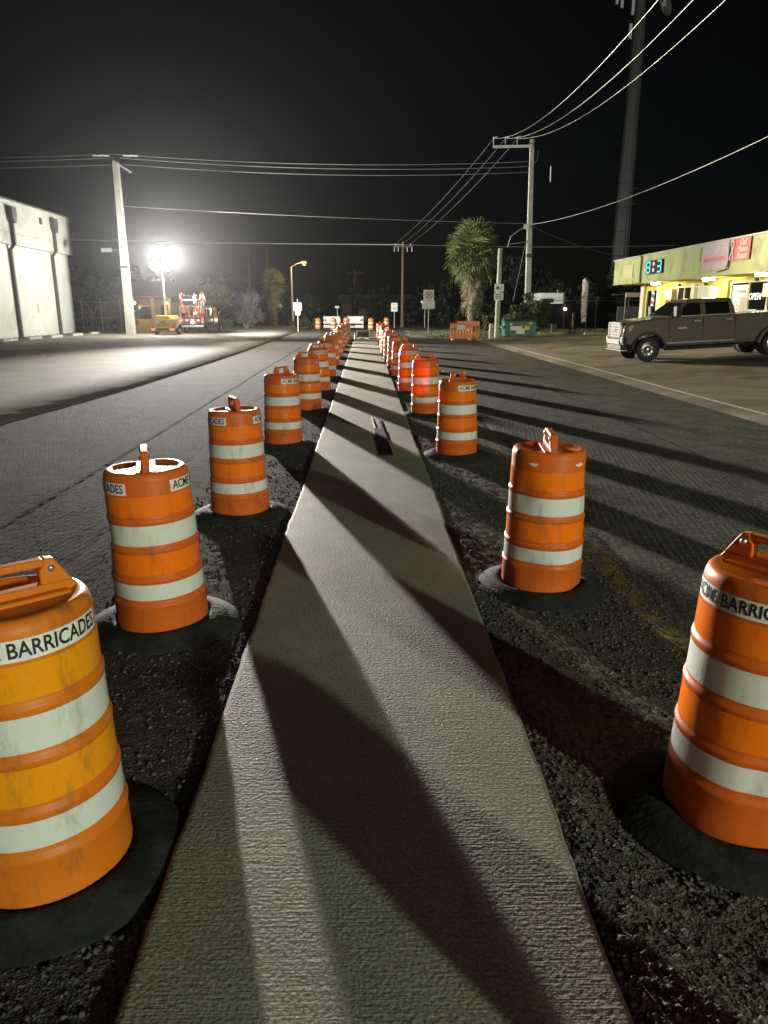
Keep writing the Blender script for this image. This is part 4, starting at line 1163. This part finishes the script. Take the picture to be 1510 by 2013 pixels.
for s in (-1, 1):
    y = s * 1.003
    for x in (-.72, -1.90, -3.03):
        MB().bx(x - .007, x + .007, min(y, y - s * .02), max(y, y - s * .02), .62, 1.44).build('panel_gap', M_seam, body)
    for x in (-1.68, -2.78):
        MB().bx(x - .13, x + .13, min(y, y + s * .04), max(y, y + s * .04), 1.30, 1.345).build('door_handle', M_chrome, body, bevel=.01)
    MB().bx(-3.0, -.65, min(y, y + s * .012), max(y, y + s * .012), .60, .63).build('side_trim', M_chrome, body)
    m_ = MB().bx(-.98, -.80, min(s * 1.05, s * 1.33), max(s * 1.05, s * 1.33), 1.50, 1.86).build('side_mirror', M_dark, pk, bevel=.03)
    MB().bx(-.985, -.981, min(s * 1.08, s * 1.30), max(s * 1.08, s * 1.30), 1.55, 1.82).build('mirror_glass', M_chrome, m_)
    MB().bx(-3.0, -.6, min(s * .84, s * 1.02), max(s * .84, s * 1.02), .36, .43).build('running_board', M_dark, pk, bevel=.015)
    # dual-wheel rear fender
    fl = [(-4.37 + .62 * math.cos(a), .42 + .62 * math.sin(a)) for a in np.linspace(PI - .1, .1, 12)] + [(-4.37 + .52 * math.cos(a), .42 + .52 * math.sin(a)) for a in np.linspace(.1, PI - .1, 12)]
    MB().prism(fl, s * .98, s * 1.2, 'Y').build('fender_flare', M_pt, pk, smooth=30)
    fl = [(.61 * math.cos(a), .42 + .61 * math.sin(a)) for a in np.linspace(PI - .1, .1, 12)] + [(.54 * math.cos(a), .42 + .54 * math.sin(a)) for a in np.linspace(.1, PI - .1, 12)]
    MB().prism(fl, s * .93, s * 1.03, 'Y').build('arch_shade', M_dark, pk)  # black strip in place of the shade round the front wheel arch
    hl = MB().raw([(.80, s * .60, 1.27), (.845, s * .60, 1.02), (.78, s * .86, 1.0), (.58, s * .965, 1.10), (.50, s * .968, 1.26), (.70, s * .87, 1.29)], [(0, 1, 2, 5), (5, 2, 3, 4)])
    hl.v = [(x + .035, y * 1.012, z) for x, y, z in hl.v]
    hl.build('headlight', mat('headlight_lens', (.72, .68, .62), .12, .1, col2=(.25, .22, .2), ns=16, lo=.42, hi=.58), pk)
    MB().bx(.845, .885, min(s * .61, s * .68), max(s * .61, s * .68), .98, 1.30).build('headlight_frame', M_chrome, pk)
    MB().bx(.55, .86, min(s * .62, s * .93), max(s * .62, s * .93), .60, .88).build('bumper_corner', M_dark, pk, bevel=.04)
    MB().bx(.60, .90, min(s * .70, s * .88), max(s * .70, s * .88), .66, .90).build('bumper_cap', M_chrome, pk, bevel=.03)
gr = MB().bx(.80, .868, -.58, .58, .84, 1.34).build('grille', M_dark, pk)
for k, z in enumerate((.90, .99, 1.08, 1.17, 1.27)):
    MB().bx(.862, .90, -.56, .56, z - .022, z + .022).build('grille_bar', M_chrome, gr, bevel=.008)
for y in (-.57, .57): MB().bx(.858, .905, y - .04, y + .04, .84, 1.34).build('grille_frame', M_chrome, gr, bevel=.01)
MB().bx(.80, .90, -.58, .58, 1.335, 1.385).build('hood_lip', M_chrome, gr, bevel=.01)
emb = lettering('GMC', .17, M_red, gr, Matrix(((0, 0, 1, .912), (1, 0, 0, 0), (0, 1, 0, 1.13), (0, 0, 0, 1))), bold=.006)
MB().bx(.70, .94, -.68, .68, .62, .80).build('front_bumper', M_chrome, pk, bevel=.03)
MB().bx(.66, .90, -.72, .72, .44, .61).build('air_dam', M_dark, pk, bevel=.03)
MB().bx(.70, .91, -.85, .85, .41, .438).build('lower_lip', M_chrome, pk)
MB().bx(-5.95, -5.76, -.98, .98, .55, .75).build('rear_bumper', M_chrome, pk, bevel=.03)
MB().bx(-5.7, -3.1, -.82, .82, .80, .84).build('bed_floor', M_dark, pk)
MB().bx(-4.9, .4, -.55, .55, .40, .50).build('chassis', M_dark, pk)
lk = MB().bx(-1.75, -1.62, -.2, .2, 2.05, 2.08).build('roof_markers', M_cream, pk)
for s in (-1, 1):
    MB().bx(-1.32, -1.02, min(s * 1.004, s * 1.012), max(s * 1.004, s * 1.012), 1.08, 1.13).build('badge', M_chrome, body)
    MB().bx(-3.02, -.75, min(s * .975, s * .987), max(s * .975, s * .987), 1.492, 1.512).build('belt_streak', M_chrome, cab)  # bright strip imitates a reflection streak along the belt line
M_tyre = mat('tyre', (.014, .013, .013), .75, col2=(.022, .02, .02), ns=8)
M_rim = mat('wheel_steel', (.45, .43, .41), .28, .9)
def wheel(x, y, s):
    Mx = Matrix.Translation((x, y, .42)) @ Matrix.Rotation(-s * PI / 2, 4, 'X')
    w = MB().lathe([(.24, -.12), (.28, -.135), (.37, -.14), (.405, -.12), (.42, -.08), (.42, .08), (.405, .12), (.37, .14), (.28, .135), (.24, .12)], 36, Mx, closed=True).build('wheel', M_tyre, pk, smooth=True)
    MB().lathe([(.245, .10), (.25, .128), (.235, .132), (.22, .10), (.20, .03), (.165, .02), (.13, .035), (.115, .10), (.085, .135), (.06, .15), (0, .15)], 24, Mx).build('rim', M_rim, w, smooth=True)
    for k in range(8):
        a = k * PI / 4
        c = Mx @ Vector((.18 * math.cos(a), .18 * math.sin(a), .029)); e = Mx @ Vector((.18 * math.cos(a), .18 * math.sin(a), .036))
        MB().cyl(c, e, .028, n=8).build('rim_hole', M_dark, w)
for s in (-1, 1):
    wheel(0, s * .86, s)
    wheel(-4.37, s * 1.02, s); wheel(-4.37, s * .70, s)

# ------------------------------------------------------------------ monopole tower
M_tow = mat('tower_steel', (.13, .135, .14), .6, .2, col2=(.09, .095, .10), ns=.6, stretch=(1, 1, .1))
tw = thing('cell_tower', 'tall tapered steel monopole tower behind the store', 'tower', (36.7, 110, 0))
MB().cyl((0, 0, -.1), (0, 0, 20), 1.25, .98, 12).build('lower_shaft', M_tow, tw)
MB().cyl((0, 0, 20), (0, 0, 46), .95, .62, 12).build('upper_shaft', M_tow, tw)
for a in (-1.9, -1.5, -1.1, -.6):
    MB().cyl((1.3 * math.cos(a), 1.3 * math.sin(a), 0), (.78 * math.cos(a), .78 * math.sin(a), 40), .045, n=5).build('cable_run', M_dwire, tw)
for z in np.arange(6, 22, 3.2): MB().lathe([(1.27 - z * .0133, -.06), (1.27 - z * .0133, .06)], 12, Matrix.Translation((0, 0, float(z)))).build('band', M_dark2, tw)
for z in (16.2, 18.2): MB().cyl((.9, 0, z), (1.7, 0, z), .05, n=5).build('peg', M_galv, tw)
for k, (x, z) in enumerate(((-3.3, 41.4), (-2.6, 41.0), (-1.1, 40.2), (-1.2, 37.4), (3.0, 41.2))):
    MB().bx(x - .18, x + .18, -.6, -.35, z - .9, z + .9).build('antenna_panel', M_sign, tw)
MB().lathe([(0, 0), (.9, .06), (1.35, .25), (1.4, .5), (1.35, .55)], 20, Matrix.Translation((2.9, -.4, 40.4)) @ Matrix.Rotation(R(75), 4, 'X') @ Matrix.Rotation(R(40), 4, 'Y')).build('dish', M_galv, tw, smooth=True)
MB().tube([(-3.6, -.3, 41.2), (3.3, -.3, 41.2)], .08).build('platform_arm', M_galv, tw)

# ------------------------------------------------------------------ fence, trailer, carport, flag, small items
fn = thing('screen_fence', 'dark screened fence with a top rail behind the feather flag', 'fence', (15.0, 67.5, 0))
for i in range(5):
    MB().bx(i * 2.9 + .06, i * 2.9 + 2.84, -.01, .01, .05, 2.35).build('screen_panel', mat('fence_screen', (.012, .013, .016), .8), fn)
for i in range(6): MB().cyl((i * 2.9, 0, 0), (i * 2.9, 0, 3.0), .04, n=6).build('post', M_galv, fn)
MB().cyl((0, 0, 2.62), (14.5, 0, 2.62), .035, n=6).build('rail', M_galv, fn)
for z in (2.78, 2.9): MB().cyl((0, .05, z), (14.5, .05, z), .010, n=4).build('barbed_wire', M_galv, fn)
rv = thing('white_trailer', 'white box trailer showing above the dark fence', 'trailer', (18.8, 76, 0))
MB().bx(-1.25, 1.25, 0, 5, .7, 3.45).build('box', M_sign, rv, bevel=.08)
MB().bx(-.9, .2, -.02, -.005, 2.5, 2.9).build('window', M_glass, rv)
MB().cyl((.7, .5, 3.45), (.7, .5, 3.75), .08, n=8).build('roof_vent', M_galv, rv)
for y in (1.2, 3.5):
    for x in (-1.1, 1.1): MB().cyl((x - .1, y, .38), (x + .1, y, .38), .38, n=14).build('wheel', M_dark, rv)
cp = thing('carport', 'low carport with a pale beam between the fence and the store', 'carport', (22.6, 62.5, 0))
MB().bx(-.95, .95, -.05, .1, 2.85, 3.2).build('beam', M_cream2, cp)
MB().bx(-.9, 4, .1, 4, 3.05, 3.12).build('roof', M_dark2, cp)
for x in (-.9, .9): MB().cyl((x, .1, 0), (x, .1, 2.85), .05, n=8).build('post', M_galv, cp)
MB().bx(-.8, 3.5, 2.2, 2.3, 0, 2.1).build('grey_panel', mat('panel_grey', (.14, .15, .13), .7), cp)
fg = thing('feather_flag', 'tall feather flag in pink white and blue by the fence', 'flag', (16.25, 55, .1))
MB().tube([(0, 0, 0), (.02, 0, 2.2), (.0, 0, 3.5), (-.12, 0, 3.9), (-.3, 0, 3.98)], .016).build('pole', M_galv, fg)
fm = bpy.data.materials.new('flag_print'); fm.use_nodes = True
nt = fm.node_tree; wv = nt.nodes.new('ShaderNodeTexNoise'); wv.inputs['Scale'].default_value = 3.2
rp = nt.nodes.new('ShaderNodeValToRGB'); tc = nt.nodes.new('ShaderNodeTexCoord')
nt.links.new(tc.outputs['Object'], wv.inputs['Vector']); nt.links.new(wv.outputs[0], rp.inputs[0])
rp.color_ramp.interpolation = 'CONSTANT'
for p, c in ((0, (.15, .2, .5, 1)), (.42, (.75, .72, .78, 1)), (.55, (.75, .3, .35, 1)), (.62, (.78, .74, .8, 1))):
    e = rp.color_ramp.elements.new(p) if p not in (0,) else rp.color_ramp.elements[0]; e.color = c
nt.links.new(rp.outputs[0], nt.nodes['Principled BSDF'].inputs['Base Color'])
fv = []; ff = []
for i in range(21):
    t = i / 20; z = .9 + 3.05 * t
    w = .32 + .12 * math.sin(PI * t * .9); 
    x0 = -.02 - .28 * max(0, (t - .85) / .15) ** 1.5
    for j in range(5):
        s = j / 4; fv.append((x0 - w * s * (1 - max(0, (t - .9) / .1) * .6), .05 * math.sin(5 * t + 3 * s), z - .12 * s))
        if i and j: a = (i - 1) * 5 + j - 1; ff.append((a, a + 1, a + 6, a + 5))
o = MB().raw(fv, ff).build('cloth', fm, fg, smooth=True)
o = MB().bx(-.2, .2, -.12, .12, 0, .75).build('utility_box', mat('rusty_box', (.16, .10, .07), .8, col2=(.1, .07, .05), ns=5)); o.location = (14.9, 59, 0)
setp(o, 'small brown utility box right of the concrete pole', 'utility box')
o = MB().bx(-.06, .06, -.06, .06, 0, 1.6).build('wooden_post', M_wood); o.location = (16.4, 59, 0)
setp(o, 'short wooden post in front of the dark fence', 'post')
for i, (x, y, a) in enumerate(((17.6, 56.4, .0), (14.3, 57.2, 4))):
    p = MB().prism([(-.12, 0), (.12, 0), (.09, .15), (-.09, .15)], -1, 1, 'Y').build('wheel_stop', mat('yellow_stop', (.55, .48, .2), .8, col2=(.4, .36, .2), ns=4)); p.location = (x, y, .02); p.rotation_euler = (0, 0, R(90 + a))
    setp(p, ['pale yellow wheel stop below the feather flag', 'pale yellow wheel stop right of the concrete pole'][i], 'wheel stop', 'wheel stops by the fence')
dt = MB()
rr = random.Random(9)
for (x, y, lab) in ((14.2, 55.4, 'white litter scrap on the lot edge near the fence'), (-13.2, 31, 'white scrap of litter lying on the left lot')):
    o = MB().raw([(-.3, 0, .01), (-.1, .12, .09), (.15, .1, .1), (.3, -.02, .02), (.12, -.1, .05), (-.12, -.08, .06)], [(0, 1, 5), (1, 2, 4, 5), (2, 3, 4)]).build('litter', M_sign)
    o.location = (x, y, .01); o.scale = (.8, .8, .8); setp(o, lab, 'litter')

# ------------------------------------------------------------------ vegetation
def leaf_cloud(n, clumps, size, seed, flat=.5, up=0.):
    """leaf quads spread round a set of clump centres: (centre, radius)"""
    g = np.random.default_rng(seed)
    k = g.integers(0, len(clumps), n)
    C = np.array([c for c, r in clumps])[k]; Rr = np.array([r for c, r in clumps])[k]
    d = g.normal(size=(n, 3)); d /= np.linalg.norm(d, axis=1)[:, None]
    p = C + d * (Rr * (g.random(n) ** .45))[:, None] * np.array([1, 1, .8])
    a = g.normal(size=(n, 3)); a[:, 2] += up; a /= np.linalg.norm(a, axis=1)[:, None]
    b = np.cross(a, g.normal(size=(n, 3))); b /= np.linalg.norm(b, axis=1)[:, None]
    s = size * (.6 + .8 * g.random(n))
    A = a * s[:, None]; Bv = b * (s * flat)[:, None]
    v = np.stack([p - A, p + Bv, p + A, p - Bv], 1).reshape(-1, 3)
    f = np.arange(4 * n).reshape(-1, 4)
    return v, f
def clumps_in(c, r, k, seed, cr):
    g = random.Random(seed); out = []
    while len(out) < k:
        q = [g.uniform(-1, 1) for _ in range(3)]
        if sum(t * t for t in q) > 1: continue
        out.append(((c[0] + q[0] * r[0], c[1] + q[1] * r[1], c[2] + q[2] * r[2]), cr * g.uniform(.6, 1.25)))
    return out
def branches(mb, p, d, ln, r, depth, g):
    e = p + d * ln
    mb.cyl(p, e, r, r * .62, 6 if r > .03 else 4, caps=False)
    if depth == 0: return
    for _ in range(g.choice((2, 3, 3))):
        nd = (d + Vector((g.uniform(-.75, .75), g.uniform(-.75, .75), g.uniform(-.15, .6)))).normalized()
        branches(mb, p + d * ln * g.uniform(.6, 1), nd, ln * g.uniform(.6, .85), r * .58, depth - 1, g)
def leafm(name, a, b): return mat(name, a, .7, col2=b, ns=1.3, spec=.2)
M_leaf = leafm('leaf_green', (.045, .065, .022), (.085, .10, .035))
M_leafd = leafm('leaf_dark', (.035, .042, .02), (.055, .065, .03))
M_olive = leafm('leaf_olive', (.075, .08, .035), (.11, .11, .05))
M_pale_l = leafm('leaf_grey', (.12, .125, .095), (.17, .17, .13))
M_bark = mat('bark', (.11, .09, .07), .9, col2=(.17, .145, .12), ns=5, bump=.5, bs=20)
M_barkp = mat('pale_bark', (.24, .22, .19), .9, col2=(.32, .30, .26), ns=5)
def bush(name, lab, cat, loc, c, r, n, size, m, seed, k=14, cr=.6, trunk=True, group=None):
    t = thing(name, lab, cat, loc, group=group)
    v, f = leaf_cloud(n, clumps_in(c, r, k, seed, cr), size, seed)
    link('crown', np_mesh('crown', v, f), m, t)
    if trunk:
        g = random.Random(seed); mb = MB()
        branches(mb, Vector((0, 0, -.05)), Vector((.05, 0, 1)), c[2] * .7, max(.05, c[2] * .045), 3, g)
        mb.build('trunk', M_bark, t)
    return t
bush('bush', 'dense green bush behind the dumpster and the concrete pole', 'bush', (11.9, 55.5, 0), (0, 0, 1.6), (1.6, 1.0, 1.35), 5200, .11, M_leaf, 3, 26, .5)
bush('bush', 'low green shrub at the foot of the palm, right side', 'bush', (10.3, 61.5, 0), (0, 0, .8), (.8, .6, .6), 1200, .12, M_leaf, 4, 10, .35)
bush('tree', 'loose olive green tree right of the work truck', 'tree', (-15.2, 75, 0), (0, 0, 2.7), (2.0, 1.6, 1.6), 5200, .13, M_olive, 5, 26, .6)
bush('tree', 'dark leafy tree behind the gate by the warehouse', 'tree', (-24.5, 68, 0), (0, 0, 2.6), (1.6, 1.4, 1.6), 3200, .14, M_leafd, 6, 18, .6)
bush('hedge', 'dark vine covered hedge between the gate and the leaning pole', 'hedge', (-20.6, 63.6, 0), (0, 0, 1.5), (1.25, .7, 1.45), 4200, .11, M_olive, 7, 26, .45)
dd = thing('dry_shrub', 'pale grey branching shrub between the work truck and the small palm', 'shrub', (-12.3, 78, 0))
g = random.Random(12); mb = MB()
for i in range(9):
    a = i * 2 * PI / 9
    branches(mb, Vector((.1 * math.cos(a), .1 * math.sin(a), -.05)), Vector((.55 * math.cos(a), .4 * math.sin(a), 1)).normalized(), 1.55, .055, 4, g)
mb.build('branches', M_barkp, dd)
v, f = leaf_cloud(3200, clumps_in((.5, 0, 1.5), (1.5, 1.0, 1.1), 18, 8, .5), .09, 8)
link('foliage', np_mesh('foliage', v, f), M_pale_l, dd)
bush('bush', 'low spiky green plant left of the pale shrub', 'bush', (-14.0, 77, 0), (0, 0, .5), (.7, .5, .5), 900, .2, M_leaf, 9, 8, .35, trunk=False)
bush('bush', 'low dry mound of foliage at the foot of the street lamp', 'bush', (-6.6, 83, 0), (0, 0, .45), (1.7, .8, .6), 2400, .14, M_olive, 10, 18, .4, trunk=False)
bush('bush', 'low dark bush left of the small palm', 'bush', (-9.2, 92, 0), (0, 0, .8), (2.2, 1, .8), 2000, .16, M_leafd, 13, 16, .5, trunk=False)

# fan palms
def frond_mesh(seed, L=1.15, n=17):
    g = random.Random(seed); mb = MB()
    st = [Vector((0, 0, 0)), Vector((0, .35, .10)), Vector((0, .72, .12)), Vector((0, 1.0, .05))]
    for a, b in zip(st[:-1], st[1:]): mb.cyl(a, b, .022, .018, 4, caps=False)
    hub = st[-1]
    for i in range(n):
        a = R(-105 + 210 * i / (n - 1))
        ln = L * (.72 + .28 * math.cos(a * .75)) * g.uniform(.85, 1.08)
        d = Vector((math.sin(a), math.cos(a), 0))
        side = Vector((d.y, -d.x, 0))
        pts = [(hub, .012), (hub + d * ln * .45 + Vector((0, 0, .07 - .05 * abs(math.sin(a)))), .055), (hub + d * ln * .8 + Vector((0, 0, -.06)), .03), (hub + d * ln + Vector((0, 0, -.30 * g.uniform(.6, 1.3))), .004)]
        vv = []
        for p, w in pts: vv += [p - side * w + Vector((0, 0, .012)), p + Vector((0, 0, -.012)), p + side * w + Vector((0, 0, .012))]
        mb.raw(vv, [(3 * k + j, 3 * k + j + 1, 3 * k + j + 4, 3 * k + j + 3) for k in range(3) for j in range(2)])
    return mb.mesh('frond')
M_fr = leafm('palm_green', (.12, .145, .05), (.20, .22, .085))
M_frd = leafm('palm_dead', (.19, .165, .10), (.28, .24, .15))
FR = [frond_mesh(i) for i in range(4)]
FD = [frond_mesh(20 + i, .95, 11) for i in range(3)]
for me in FR: me.materials.append(M_fr)
for me in FD: me.materials.append(M_frd)
def palm(lab, loc, h, crown_r, n, nd, seed, skirt_z, lean=0):
    t = thing('palm_tree', lab, 'palm tree', loc, rot=(0, R(lean), 0))
    g = random.Random(seed)
    tk = MB(); prof = []
    for i in range(26):
        z = h * .74 * i / 25; q = i / 25
        prof.append((.30 * (1 - .25 * q) + .035 * (i % 2) + (.12 * (1 - q * 6) if q < .16 else 0), z))
    tk.lathe(prof, 14).build('trunk', M_bark, t)
    v = []; f = []
    for i in range(420):      # fibres and old leaf bases hanging down the trunk
        a = g.uniform(0, 2 * PI); z = g.uniform(.35, h * .72); w = g.uniform(.02, .06); ln = g.uniform(.25, .8); r0 = .31
        d = Vector((math.cos(a), math.sin(a), 0)); s = Vector((-d.y, d.x, 0))
        p = d * r0 + Vector((0, 0, z)); e = d * (r0 + g.uniform(.02, .28)) + Vector((0, 0, max(.02, z - ln)))
        b = len(v); v += [p - s * w, p + s * w, e + s * w * .3, e - s * w * .3]; f.append((b, b + 1, b + 2, b + 3))
    MB().raw(v, f).build('trunk_fibre', M_frd, t)
    top = Vector((0, 0, h * .70))
    for i in range(n):
        el = R(-62 + 147 * ((i + .5) / n) ** .8)
        az = i * 2.39996 + g.uniform(-.2, .2)
        o = bpy.data.objects.new('frond', g.choice(FR)); COL.objects.link(o); o.parent = t
        o.location = top + Vector((0, 0, (h - top.z) * .18 * math.sin(el)))
        o.rotation_euler = (Matrix.Rotation(az, 4, 'Z') @ Matrix.Rotation(el, 4, 'X') @ Matrix.Rotation(g.uniform(-.5, .5), 4, 'Y')).to_euler()
        s = crown_r / 2.05 * g.uniform(.85, 1.1); o.scale = (s, s, s)
    for i in range(nd):
        el = R(-88 + 30 * g.random()); az = g.uniform(0, 2 * PI)
        o = bpy.data.objects.new('dead_frond', g.choice(FD)); COL.objects.link(o); o.parent = t
        o.location = (.28 * -math.sin(az), .28 * math.cos(az), g.uniform(skirt_z, h * .66))
        o.rotation_euler = (Matrix.Rotation(az, 4, 'Z') @ Matrix.Rotation(el, 4, 'X') @ Matrix.Rotation(g.uniform(-.6, .6), 4, 'Y')).to_euler()
        s = crown_r / 2.3 * g.uniform(.6, 1.0); o.scale = (s, s, s)
    return t
palm('thick fan palm with a shaggy skirt standing behind the orange plastic barricades', (9.1, 64.6, 0), 8.9, 2.3, 130, 80, 4, 2.4)
palm('small dim fan palm left of the street lamp', (-10.6, 88, 0), 6.2, 1.7, 44, 22, 5, 2.6)

# distant wood, grass
cl = []
g = random.Random(77)
for i in range(70):
    x = g.uniform(-75, 60); y = g.uniform(98, 125); h = g.uniform(2.5, 7.5) * (1.15 if x < -15 or x > 8 else .75)
    for k in range(6): cl.append(((x + g.uniform(-2.2, 2.2), y + g.uniform(-1.5, 1.5), h * g.uniform(.15, .95)), g.uniform(.9, 1.9)))
v, f = leaf_cloud(46000, cl, .32, 78)
o = link('distant_trees', np_mesh('distant_trees', v, f), M_leafd); setp(o, 'dark mass of trees beyond the far end of the street', 'trees', kind='stuff')
fh = thing('far_house', 'long low pale house far behind the striped barricades', 'house', (1.5, 112, 0))
MB().bx(-5, 5, 0, 6, 0, 2.7).build('wall', M_hw, fh)
MB().prism([(-.6, 2.7), (3, 3.9), (6.6, 2.7)], -5.5, 5.5, 'X').build('roof', M_galv, fh)
for x in (-3, 0, 3): MB().bx(x - .5, x + .5, -.04, -.01, 1.0, 2.0).build('window', M_glass, fh)
fl_ = MB().lathe([(0, 0), (.16, .05), (.2, .18), (.14, .3), (0, .33)], 10).build('yard_lamp', mat('yard_bulb', (1, .9, .7), .4, emit=14, ecol=(1, .92, .75)))
fl_.location = (-10.9, 97.5, 2.1); setp(fl_, 'small glowing yard lamp behind the small palm', 'lamp')
fl2 = MB().lathe([(0, 0), (.13, .05), (.16, .14), (.1, .24), (0, .26)], 10).build('fence_lamp', mat('fence_bulb', (1, .85, .5), .4, emit=6, ecol=(1, .8, .45)))
fl2.location = (17.9, 67.2, 1.75); setp(fl2, 'small warm lamp on the dark fence', 'lamp')

def grass(name, lab, n, xr, yr, h, seed, m):
    g = np.random.default_rng(seed)
    x = xr[0] + (xr[1] - xr[0]) * g.random(n); y = yr[0] + (yr[1] - yr[0]) * g.random(n)
    keep = vnoise(x, y, .8, seed) > .38; x = x[keep]; y = y[keep]; n = len(x)
    a = g.random(n) * 2 * PI; hh = h * (.4 + .9 * g.random(n)); w = .018
    ln = g.normal(size=(n, 2)) * .35 * hh[:, None]
    p = np.stack([x, y, np.full(n, -.02)], 1)
    d = np.stack([np.cos(a) * w, np.sin(a) * w, 0 * a], 1)
    tip = p + np.stack([ln[:, 0], ln[:, 1], hh], 1)
    v = np.stack([p - d, p + d, tip], 1).reshape(-1, 3)
    o = link(name, np_mesh(name, v, np.arange(3 * n).reshape(-1, 3)), m)
    return setp(o, lab, 'grass', kind='stuff')
M_gr = leafm('grass_blade', (.07, .09, .03), (.13, .14, .06))
sd_ = MB().raw([(3.2, 52, .0), (5.5, 48.5, 0), (9.5, 49.0, 0), (13.0, 52.5, 0), (15.5, 60, 0), (12, 68, 0), (4.5, 66, 0), (3.0, 58, 0)], [tuple(range(8))]).build('grass_verge', mat('verge_soil', (.11, .11, .06), .9, col2=(.17, .16, .10), ns=1.5, bump=.6, bs=10, bdist=.04))
setp(sd_, kind='structure')
grass('grass', 'short rough grass on the verge round the palm and the no U turn sign', 9000, (3.4, 13.5), (49.5, 66), .16, 5, M_gr)
grass('grass', 'rough grass along the foot of the dark fence', 5000, (13.5, 24), (57.5, 67), .3, 6, M_gr)
grass('grass', 'thin grass between the wheel stops and the warehouse', 5000, (-23.5, -22.0), (30, 62), .12, 7, M_gr)

# ------------------------------------------------------------------ overhead wires
def wire(a, b, sag, r, m, lab, n=24):
    a, b = Vector(a), Vector(b)
    pts = [a.lerp(b, i / n) - Vector((0, 0, 4 * sag * (i / n) * (1 - i / n))) for i in range(n + 1)]
    o = MB().tube(pts, r, 5).build('power_line', m)
    return setp(o, lab, 'power line', 'overhead power lines')
tp = [(9.82, 60.35, 14.33), (10.72, 60.35, 14.33), (11.62, 60.35, 14.33)]
for i, (t, e) in enumerate(zip(tp, [(8.35, -2, 14.2), (9.55, -2, 14.2), (10.6, -2, 14.2)])):
    wire(t, e, 3.3, .0115, M_bwire, 'bright wire running from the pole arm to the top frame edge, %s' % ['leftmost of three', 'middle of three', 'rightmost of three'][i], 40)
    wire(t, (3.25 + .8 * i, 81.9, 8.55), .5, .018, M_dwire, 'thin dark wire dropping from the pole arm to the wooden pole, %s' % ['leftmost of three', 'middle of three', 'rightmost of three'][i])
for i, (z0, z1) in enumerate(((12.85, 12.75), (12.6, 12.4), (12.15, 12.0))):
    wire((-18.3 + .3 * i, 59, z0), (12.7, 60.4, z1), .45, .028, M_dwire, 'wire across the street between the two concrete poles, %s' % ['uppermost of three', 'middle of three', 'lowest of three'][i])
    wire((-18.3, 59, z0), (-45, 56, z0 - .6), .3, .022, M_dwire, 'wire leading left from the leaning pole, %s' % ['uppermost of three', 'middle of three', 'lowest of three'][i])
for i, z in enumerate((12.9, 12.2)):
    wire((12.75, 60.5, z), (48, 64, z - .6), .5, .012, mat('black_wire', (.03, .03, .03), .6), 'dark wire leading right from the concrete pole, %s' % ['upper one', 'lower one'][i])
wire((13.0, 60.4, 8.25), (17.2, -4, 12.3), 2.1, .015, M_bwire, 'single bright cable rising from the concrete pole to the right frame edge', 40)
wire((-18.2, 59, 9.3), (13.0, 60.4, 8.3), .15, .024, M_dwire, 'lower cable across the street passing behind the palm top')
wire((-34, 79, 8.7), (4.0, 81.9, 8.45), .1, .05, M_bwire, 'thick pale cable running left from the wooden pole')
wire((4.0, 81.9, 8.45), (34, 84, 8.6), .2, .03, M_dwire, 'thin cable running right from the wooden pole behind the palm')
wire((13.1, 60.5, 8.1), (24.5, 70, 6.4), .35, .022, M_dwire, 'service cable dropping from the concrete pole towards the tower')

# ------------------------------------------------------------------ haze volume added to make the glow round the lamp
hz = MB().bx(-330, 330, -80, 960, -1.2, 52).build('haze', None)
HD = 0.000048
hm = bpy.data.materials.new('haze'); hm.use_nodes = True
for n_ in list(hm.node_tree.nodes):
    if n_.type == 'BSDF_PRINCIPLED': hm.node_tree.nodes.remove(n_)
pv = hm.node_tree.nodes.new('ShaderNodeVolumePrincipled')
pv.inputs['Density'].default_value = HD
pv.inputs['Color'].default_value = (.9, .92, .96, 1)
pv.inputs['Anisotropy'].default_value = .86
hm.node_tree.links.new(pv.outputs[0], hm.node_tree.nodes['Material Output'].inputs['Volume'])
hz.data.materials.append(hm)
setp(hz, 'thin haze added over the street for the lamp glow', 'haze', kind='stuff')
